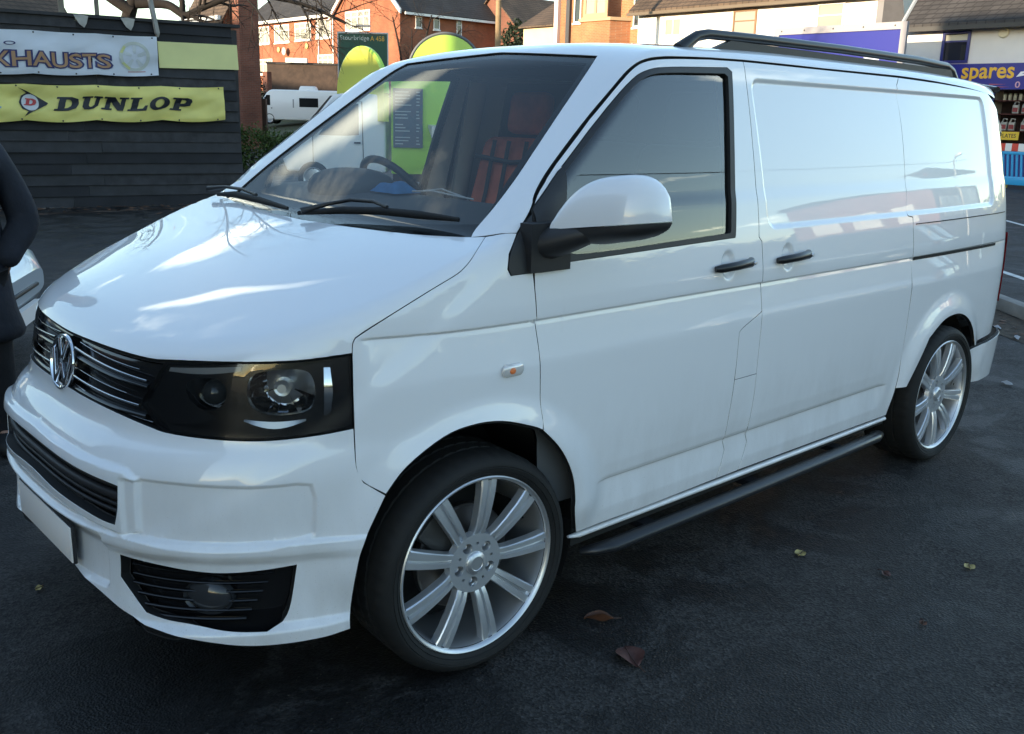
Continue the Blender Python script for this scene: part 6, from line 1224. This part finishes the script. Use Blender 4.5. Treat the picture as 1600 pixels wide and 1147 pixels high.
# ================================================================== small car, nose to the right, mostly hidden by the person
def make_car(label,paint,name='parked_car'):
    c=tag(empty(name),label,'car')
    # x from nose (0) to tail (3.9)
    st=[(0.02,.50,.42,.58),(0.10,.66,.30,.70),(0.35,.78,.24,.80),(0.9,.83,.22,.90),(1.35,.84,.22,.96),(2.2,.85,.22,.99),(3.0,.84,.22,1.0),(3.6,.80,.26,.98),(3.85,.70,.34,.90),(3.9,.58,.42,.75)]
    mb=MB(); n=26; V=[];F=[]
    for (x,w,zb,zt) in st:
        for k in range(n):
            a=2*math.pi*k/n; V.append((x,w*math.copysign(abs(math.cos(a))**.35,math.cos(a)),(zt+zb)/2+(zt-zb)/2*math.copysign(abs(math.sin(a))**.55,math.sin(a))))
    for i in range(len(st)-1):
        for k in range(n): F.append((i*n+k,i*n+(k+1)%n,(i+1)*n+(k+1)%n,(i+1)*n+k))
    F+=[tuple(range(n)),tuple((len(st)-1)*n+k for k in range(n))[::-1]]
    mb.add(V,[f[::-1] for f in F]); mb.build('body',paint,c,smooth=50)
    gs=[(1.05,.72,.93),(1.75,.62,1.38),(2.3,.60,1.45),(3.2,.58,1.40),(3.75,.66,.98)]; V=[];F=[]
    for x,w,z in gs: V+=[(x,-w,z),(x,w,z),(x,-.78,.92),(x,.78,.92)]
    for i in range(4):
        a=4*i; F+=[(a,a+4,a+5,a+1),(a+2,a+6,a+4,a),(a+1,a+5,a+7,a+3)]
    MB().add(V,F).build('glasshouse',MATS['dark_glass'],c)
    MB().add([(1.72,-.60,1.40),(1.72,.60,1.40),(2.3,.58,1.465),(3.2,.56,1.42),(3.2,-.56,1.42),(2.3,-.58,1.465)],[(0,5,2,1),(5,4,3,2)]).build('roof',paint,c)
    for s in (-1,1):
        MB().tube([(1.08,s*.735,.94),(1.74,s*.615,1.40),(2.3,s*.605,1.46),(3.2,s*.585,1.42),(3.76,s*.67,.98)],.03,6).build('roof_pillar',paint,c,smooth=50)
        MB().tube([(2.35,s*.60,1.45),(2.4,s*.78,.95)],.03,6).build('door_pillar',RUB,c)
        mb=MB(); V=[];F=[]
        for i in range(9):
            t=i/8; x=.10+.52*t; y=s*(.56+.235*t**.6)
            zz=(.60+.115*t); hh=.075*math.sin(math.pi*min(1,.12+.8*t))+.02
            V+=[(x,y,zz-hh),(x-.015,y*1.0+s*.02,zz),(x+.02,y*.985,zz+hh)]
        for i in range(8):
            for j in range(2): a=3*i+j; F.append((a,a+3,a+4,a+1) if s<0 else (a,a+1,a+4,a+3))
        mb.add(V,F); hl=mb.build('headlight',mat('car_headlight',(.62,.66,.70),.06,.4),c,smooth=60); 
        MB().tube([V[3*i+2] for i in range(9)],.013,6).build('lamp_trim',RUB,hl,smooth=60); MB().ell((.30,s*.70,.665),(.05,.03,.045),12,8).build('lamp_bowl',CHROME,hl,smooth=60)
        MB().b2(3.72,3.86,s*.72-.06,s*.72+.06,.62,.92).build('tail_lamp',mat('tail_red',(.3,.012,.015),.12),c,bevel=.02)
        MB().box((1.28,s*.90,1.02),(.10,.18,.13)).build('door_mirror',paint,c,bevel=.03)
        MB().tube([(.06,s*.2,.52),(.12,s*.6,.53),(.45,s*.80,.53)],.006,5).build('bumper_seam',RUB,c)
        MB().tube([(.05,s*.2,.38),(.10,s*.62,.39),(.45,s*.79,.40)],.008,5).build('bumper_trim',RUB,c)
    MB().b2(.0,.05,-.30,.30,.475,.50).build('grille',BLK,c,bevel=.01); MB().b2(-.01,.03,-.26,.26,.29,.39).build('number_plate',MATS['blank_plate'],c)
    for x,y,rz in ((.72,-.76,0),(3.15,-.76,0),(.72,.76,math.pi),(3.15,.76,math.pi)):
        w=plain_wheel(c,(x,y,.29),.29,.18); w.rotation_euler=(0,0,rz)
    return c
car=make_car('pale silver hatchback whose headlight corner shows between the dark clothed person and the van',mat('pale_silver_paint',(.56,.61,.66),.3,.25,.8))
car.location=(.06,3.61,0); car.rotation_euler=(0,0,math.radians(150))
# car park behind the camera, seen only as reflections in the paint
cols=[mat('car_red_paint',(.30,.02,.02),.3,0,.8),mat('car_white_paint',(.75,.75,.75),.3,0,.8),mat('car_dark_paint',(.03,.035,.05),.3,0,.8)]
for i,(x,y,rz,lab) in enumerate(((9.5,-7.5,80,'silver hatchback parked in the row opposite the van side, nearest the camera'),(13.0,-8.6,82,'red hatchback in the row opposite the van, second along'),(17.5,-10.5,78,'white hatchback in the row opposite the van, third along'),(23,-12.5,84,'dark hatchback in the row opposite the van, farthest along'))):
    c=copy_tree(car); c.location=(x,y,0); c.rotation_euler=(0,0,math.radians(rz)); c['label']=lab; c['group']='cars parked in the row opposite the van'
    if i:
        for ch in c.children:
            if ch.name.split('.')[0] in ('body','roof','roof_pillar','door_mirror'):
                ch.data=ch.data.copy(); ch.data.materials[0]=cols[i-1]
# ================================================================== person at the left edge
def skin(name,joints,edges,m,parent,sub=2):
    me=bpy.data.meshes.new(name); me.from_pydata([j[0] for j in joints],edges,[]); o=link(name,me,parent); me.materials.append(m)
    md=o.modifiers.new('skin','SKIN'); md.use_smooth_shade=True
    for i,j in enumerate(joints):
        r=j[1] if isinstance(j[1],tuple) else (j[1],j[1]); me.skin_vertices[0].data[i].radius=r
    me.skin_vertices[0].data[0].use_root=True
    s=o.modifiers.new('sub','SUBSURF'); s.levels=sub; s.render_levels=sub; return o
p=tag(empty('person',(-.635,2.085,0)),'person in dark navy jacket and black trousers standing at the far left edge','person'); p.rotation_euler=(0,0,R(-15))
SK=mat('skin_tone',(.42,.24,.17),.5); JK=mat('navy_jacket',(.010,.012,.020),.85,noise=(7,.3,5),bump=(22,.5,.012)); TR=mat('black_trousers',(.008,.008,.010),.9,noise=(7,.3,5),bump=(18,.5,.012))
# local: x to the person's right side seen from the camera, facing -y
body=[((0,0,.95),(.13,.10)),((0,.01,1.15),(.13,.10)),((0,.02,1.38),(.16,.10)),((0,.01,1.50),(.06,.06)),((0,-.01,1.58),(.055,.06)),((0,-.03,1.68),(.075,.095)),((0,-.03,1.76),(.06,.08)),
 ((.19,.02,1.42),.055),((.30,.05,1.10),.045),((.19,-.03,.92),.036),((.16,-.02,.85),(.022,.038)),((-.19,.02,1.42),.055),((-.235,.03,1.15),.045),((-.19,-.03,.92),.036),((-.16,-.02,.85),(.022,.038)),
 ((.09,0,.88),.085),((.10,-.01,.50),.058),((.11,.02,.09),.042),((.12,-.10,.05),(.04,.03)),((-.09,0,.88),.085),((-.10,-.01,.50),.058),((-.11,.02,.09),.042),((-.12,-.10,.05),(.04,.03))]
be=[(0,1),(1,2),(2,3),(3,4),(4,5),(5,6),(2,7),(7,8),(8,9),(9,10),(2,11),(11,12),(12,13),(13,14),(0,15),(15,16),(16,17),(17,18),(0,19),(19,20),(20,21),(21,22)]
skin('body',body,be,SK,p)
for s in (1,-1):
    for k,(dx,ln) in enumerate(((-.03,.075),(-.01,.085),(.012,.08),(.03,.062))):
        skin('finger',[((s*.16,-.02+dx*.6,.83),.009),((s*.155,-.022+dx*.6,.83-ln*.5),.0085),((s*.148,-.023+dx*.6,.83-ln),.007)],[(0,1),(1,2)],SK,p,1)
    skin('thumb',[((s*.15,-.04,.85),.011),((s*.14,-.055,.82),.010),((s*.132,-.057,.79),.008)],[(0,1),(1,2)],SK,p,1)
jk=[((0,0,.84),(.225,.17)),((0,.01,1.05),(.20,.155)),((0,.02,1.30),(.20,.145)),((0,.02,1.44),(.13,.10)),((0,.01,1.50),(.075,.075)),((.19,.02,1.41),(.085,.085)),((.30,.05,1.10),(.080,.082)),((.215,-.03,.98),(.068,.068)),((.185,-.07,.90),(.06,.06)),((-.19,.02,1.41),(.085,.085)),((-.235,.03,1.16),(.075,.078)),((-.215,-.03,.98),(.068,.068)),((-.185,-.07,.90),(.06,.06)),((0,0,.52),(.36,.24))]
skin('jacket',jk,[(0,1),(1,2),(2,3),(3,4),(2,5),(5,6),(6,7),(7,8),(2,9),(9,10),(10,11),(11,12),(0,13)],JK,p)
tr=[((0,0,.95),(.17,.13)),((.095,0,.85),(.115,.12)),((.105,-.01,.50),(.088,.09)),((.115,.02,.10),(.085,.09)),((.115,.02,.05),(.085,.09)),((-.095,0,.85),(.115,.12)),((-.105,-.01,.50),(.088,.09)),((-.115,.02,.10),(.085,.09)),((-.115,.02,.05),(.085,.09))]
skin('trousers',tr,[(0,1),(1,2),(2,3),(3,4),(0,5),(5,6),(6,7),(7,8)],TR,p)
for s in (1,-1):
    MB().ell((s*.118,-.07,.045),(.05,.145,.05),16,8,.8).build('shoe',RUB,p,smooth=60)
    MB().ell((s*.079,-.02,1.70),(.012,.022,.035),10,6).build('ear',SK,p,smooth=60); MB().ell((s*.032,-.122,1.715),(.012,.008,.008),10,6).build('eye',mat('eye_white',(.7,.7,.7),.2),p,smooth=60)
MB().ell((0,.005,1.755),(.092,.112,.085),18,10).build('hair',mat('brown_hair',(.03,.02,.014),.8),p,smooth=60); MB().ell((0,-.135,1.685),(.014,.022,.028),10,8).build('nose',SK,p,smooth=60); MB().ell((0,-.122,1.635),(.026,.008,.007),10,6).build('mouth',mat('lips',(.30,.12,.10),.5),p,smooth=60)
# ================================================================== things on the ground and on the dash
def leaf(loc,rz,L_,W2,c,label,curl=.25,roll=0.,stem=True):
    t=tag(empty('fallen_leaf',loc,rz),label,'leaf','fallen leaves on the tarmac'); mb=MB(); V=[];F=[]; n=10
    for i in range(n+1):
        u=i/n; w=W2*math.sin(math.pi*u**.8)**.8 if 0<u<1 else .002
        for j in range(-2,3):
            a=j/2; z=.004+curl*L_*(u-.5)**2*1.2+abs(a)*w*(.35+roll)+.004*math.sin(7*u+3*a); V.append((L_*(u-.5),a*w*(1-roll*.5),z))
    for i in range(n):
        for j in range(4): F.append((i*5+j,i*5+j+5,i*5+j+6,i*5+j+1))
    mb.add(V,F); m=mat('leaf_'+c[0],c[1],.65,noise=(30,.35,4)); mb.build('blade',m,t,smooth=70)
    s=MB(); s.tube([(L_*.5,0,.006+curl*L_*.3),(L_*.62,.004,.010),(L_*.78,.012,.006)],.0018,5); s.tube([(-L_*.45,0,.008+curl*L_*.25),(0,0,.006),(L_*.5,0,.006+curl*L_*.3)],.0016,5); s.build('stalk',mat('leaf_stalk',(.05,.022,.015),.7),t); return t
BR=('russet',(.080,.030,.024)); TAN=('orange_brown',(.085,.032,.015)); YL=('pale_yellow',(.36,.29,.11))
leaf((.40,-1.20,.004),R(-118),.115,.046,BR,'big russet brown leaf lying flat in the foreground with its stalk towards the camera',.1)
leaf((.49,-.98,.004),R(-40),.10,.024,TAN,'narrow curled orange brown leaf near the front wheel',.25,.9)
leaf((1.48,-1.14,.004),R(10),.05,.022,YL,'small pale yellow leaf on the tarmac below the side bar',.3)
leaf((1.89,-1.62,.004),R(30),.045,.02,YL,'small pale yellow leaf farthest right on the tarmac',.2)
leaf((1.58,-1.44,.004),R(60),.045,.016,BR,'tiny brown leaf between the two pale yellow leaves',.2)
leaf((1.33,-1.70,.004),R(20),.03,.012,TAN,'tiny orange flake of leaf in the right foreground',.2)
leaf((-.86,.42,.004),R(20),.03,.014,YL,'tiny pale scrap beside the front bumper corner on the tarmac',.2)
r=np.random.default_rng(9); n=260; V=[];F=[]
for i in range(n):
    s=r.uniform(-3.5,4.2); d=abs(r.normal())*.55+.06; c=Vector(fp(s,.012+.02*r.random(),d)); a=r.uniform(0,6.3); L_=r.uniform(.03,.07); u=Vector((math.cos(a),math.sin(a),r.uniform(-.2,.2)))*L_; w=Vector((-math.sin(a),math.cos(a),r.uniform(-.3,.3)))*L_*.5
    V+=[c-u,c+w,c+u,c-w]; F.append((4*i,4*i+1,4*i+2,4*i+3))
tag(MB().add(V,F).build('leaf_litter',mat('litter_brown',(.09,.045,.025),.8,noise=(3,.5,3))),'brown leaf litter gathered along the foot of the black fence','leaf litter',kind='stuff')
r=np.random.default_rng(19); n=90; V=[];F=[]
for i in range(n):
    q_=k0+kd*r.uniform(-2,2.4)+kn*(-.08-.34*r.random()); c=Vector((q_.x,q_.y,.015)); a=r.uniform(0,6.3); L_=r.uniform(.015,.05); u=Vector((math.cos(a),math.sin(a),.1))*L_; w=Vector((-math.sin(a),math.cos(a),.2))*L_*.5; V+=[c-u,c+w,c+u,c-w]; F.append((4*i,4*i+1,4*i+2,4*i+3))
tag(MB().add(V,F).build('debris',MATS['litter_brown']),'dead leaves and bits along the kerb behind the van','debris',kind='stuff')
for (x,y,rz,a,lab) in ((6.72,.17,.6,.09,'crumpled white paper scrap at the kerb, farther from the camera'),(6.42,-.10,.4,.08,'crumpled white wrapper on the dirt, nearer the camera'),(4.85,-.62,.9,.07,'flattened grey cup lid on the tarmac behind the rear bumper')):
    mb=MB(); rr=random.Random(int(x*100)); V=[(a*math.cos(2*math.pi*k/9)*rr.uniform(.6,1),.35*a*math.sin(2*math.pi*k/9)*rr.uniform(.6,1),rr.uniform(.004,.02)) for k in range(9)]+[(0,0,.03)]
    mb.add(V,[(k,(k+1)%9,9) for k in range(9)]); o=mb.build('paper_scrap',mat('paper_grey',(.30,.30,.31),.8),loc=(x,y,.004)); o.rotation_euler=(0,0,rz); tag(o,lab,'litter')
cl=MB(); V=[];F=[]
for j in range(9):
    for i in range(13):
        u=(i/12-.5)*2; w=(j/8-.5)*2; e=max(0,1-abs(u)**4)*max(0,1-abs(w)**4); V.append((w*.06,-u*.082,.002+e*(.036+.006*math.sin(5*u+2*w))))
for j in range(8):
    for i in range(12): a=j*13+i; F.append((a,a+13,a+14,a+1))
tag(cl.add(V,F).build('cloth',mat('blue_cloth',(.06,.20,.42),.85,noise=(20,.15,4),bump=(200,.4,.002)),loc=(.44,.11,1.353),smooth=80),'folded blue cloth lying on the dashboard of the white van','cloth')
mb=MB(); mb.tube([(.44,.00,1.365),(.46,-.10,1.372),(.49,-.20,1.36),(.50,-.28,1.355)],.004,6); mb.tube([(.49,-.0,1.365),(.50,-.10,1.378),(.50,-.24,1.356)],.004,6); tag(mb.build('cable',mat('cable_white',(.5,.5,.48),.5)),'loose white cable on the dashboard beside the blue cloth','cable')
# ================================================================== behind the camera: added blocks that shade the yard, and what the paint reflects
t=gable_house('shade_flats',-30,-13,-6,13.3,0,11.9,12.0,'y',wall_mat('dark_grey_render',(.075,.075,.08),.15),SLATE,.1); L_=Vector(t.location)  # unseen block added to keep low sun off the van and darken its nose
tag(t,'tall dark grey rendered block of flats added behind the camera to shade the yard','building')
t=gable_house('shade_terrace',-36,-24,13.8,23,0,7.0,8.6,'y',BUFF,BROWNT); tag(t,'long low orange brick terrace added behind the camera for shade, beyond the flats','building')  # unseen row added for shade, low enough to leave the food van top sunlit
t=gable_house('shade_warehouse',-42,-24,23.5,95,0,11.5,13.0,'y',DRED,SLATE); tag(t,'long tall brick warehouse added behind the camera for shade, past the low terrace','building')  # unseen, added tall enough to put the hedge and road sign in shade
t=tag(empty('roadside_shop',(42,-18.6,1.2)),'red brick single storey shop with white sign board across the road','shop'); 
MB().b2(-5,9,-4,4,0,5.2).build('wall',brick_mat('shop_red_brick',(.27,.10,.085),(.24,.09,.075),(.26,.2,.18)),t); MB().b2(-5.2,9.2,-4.2,4.2,5.2,5.5).build('flat_roof',SLATE,t)
for k in range(3): MB().b2(-3.6+1.9*k,-2.2+1.9*k,4.0,4.06,1.6,3.6).build('window',FRW,t); MB().b2(-5.06,-5,-3+1.9*k,-1.7+1.9*k,1.6,3.6).build('window',FRW,t)
MB().b2(2.4,7.6,4.0,4.1,2.6,4.4).build('sign_board',WSIGN,t)
t=tag(empty('lamp_post',(27.5,-9.0,0)),'pale steel street lamp post across the road from the van','street lamp'); MB().tube([(0,0,0),(0,0,4.4),(-.1,.15,5.0),(-.35,.5,5.15)],[.08,.06,.045,.04],10).build('post',mat('galvanised',(.50,.50,.48),.4,.5),t,smooth=60); MB().box((-.5,.7,5.13),(.25,.5,.12)).build('lamp_head',MATS['galvanised'],t,bevel=.03)
tl=tag(empty('far_treeline',(0,0,0)),'low wooded ridge across the road',None,kind='stuff'); r=np.random.default_rng(33)
vols=[((x,-62-10*r.random()+.0*x,1.5+1.5*r.random()),(5+2*r.random(),3,3.2+2.6*r.random())) for x in range(-60,190,6)]+[((95+6*r.random(),y,2),(3,5,4+3*r.random())) for y in range(-60,-10,7)]
leaves('foliage',tl,vols,30000,1.5,leaf_mat('ridge_trees',(.045,.045,.018)),35)
cbl=tag(MB().tube([(-10+60*k/30,-13.5-.04*k,6.6+1.3*(abs(k-15)/15)**2) for k in range(31)],.02,6).build('overhead_cable',mat('cable_black',(.01,.01,.01),.6)),'thin black overhead cable strung above the car park','cable')

mb=MB(); n=160; V=[];F=[]; rr=np.random.default_rng(4); ph=rr.random(8)*6
for i in range(n):
    a=2*math.pi*i/n; h=5.5+2.2*math.sin(3*a+ph[0])+1.3*math.sin(7*a+ph[1])+.8*math.sin(17*a+ph[2])+.5*math.sin(41*a+ph[3])
    for r_,z in ((150,-.5),(165,h*.6),(185,h),(230,h*1.1),(300,0)): V.append((30+r_*math.cos(a),10+r_*math.sin(a),z))
for i in range(n):
    for j in range(4): F.append((i*5+j,((i+1)%n)*5+j,((i+1)%n)*5+j+1,i*5+j+1))
tag(mb.add(V,[f[::-1] for f in F]).build('hills',mat('wooded_hills',(.040,.042,.022),.95,noise=(.25,.6,9),bump=(1.2,1,.8)),smooth=60),kind='structure')
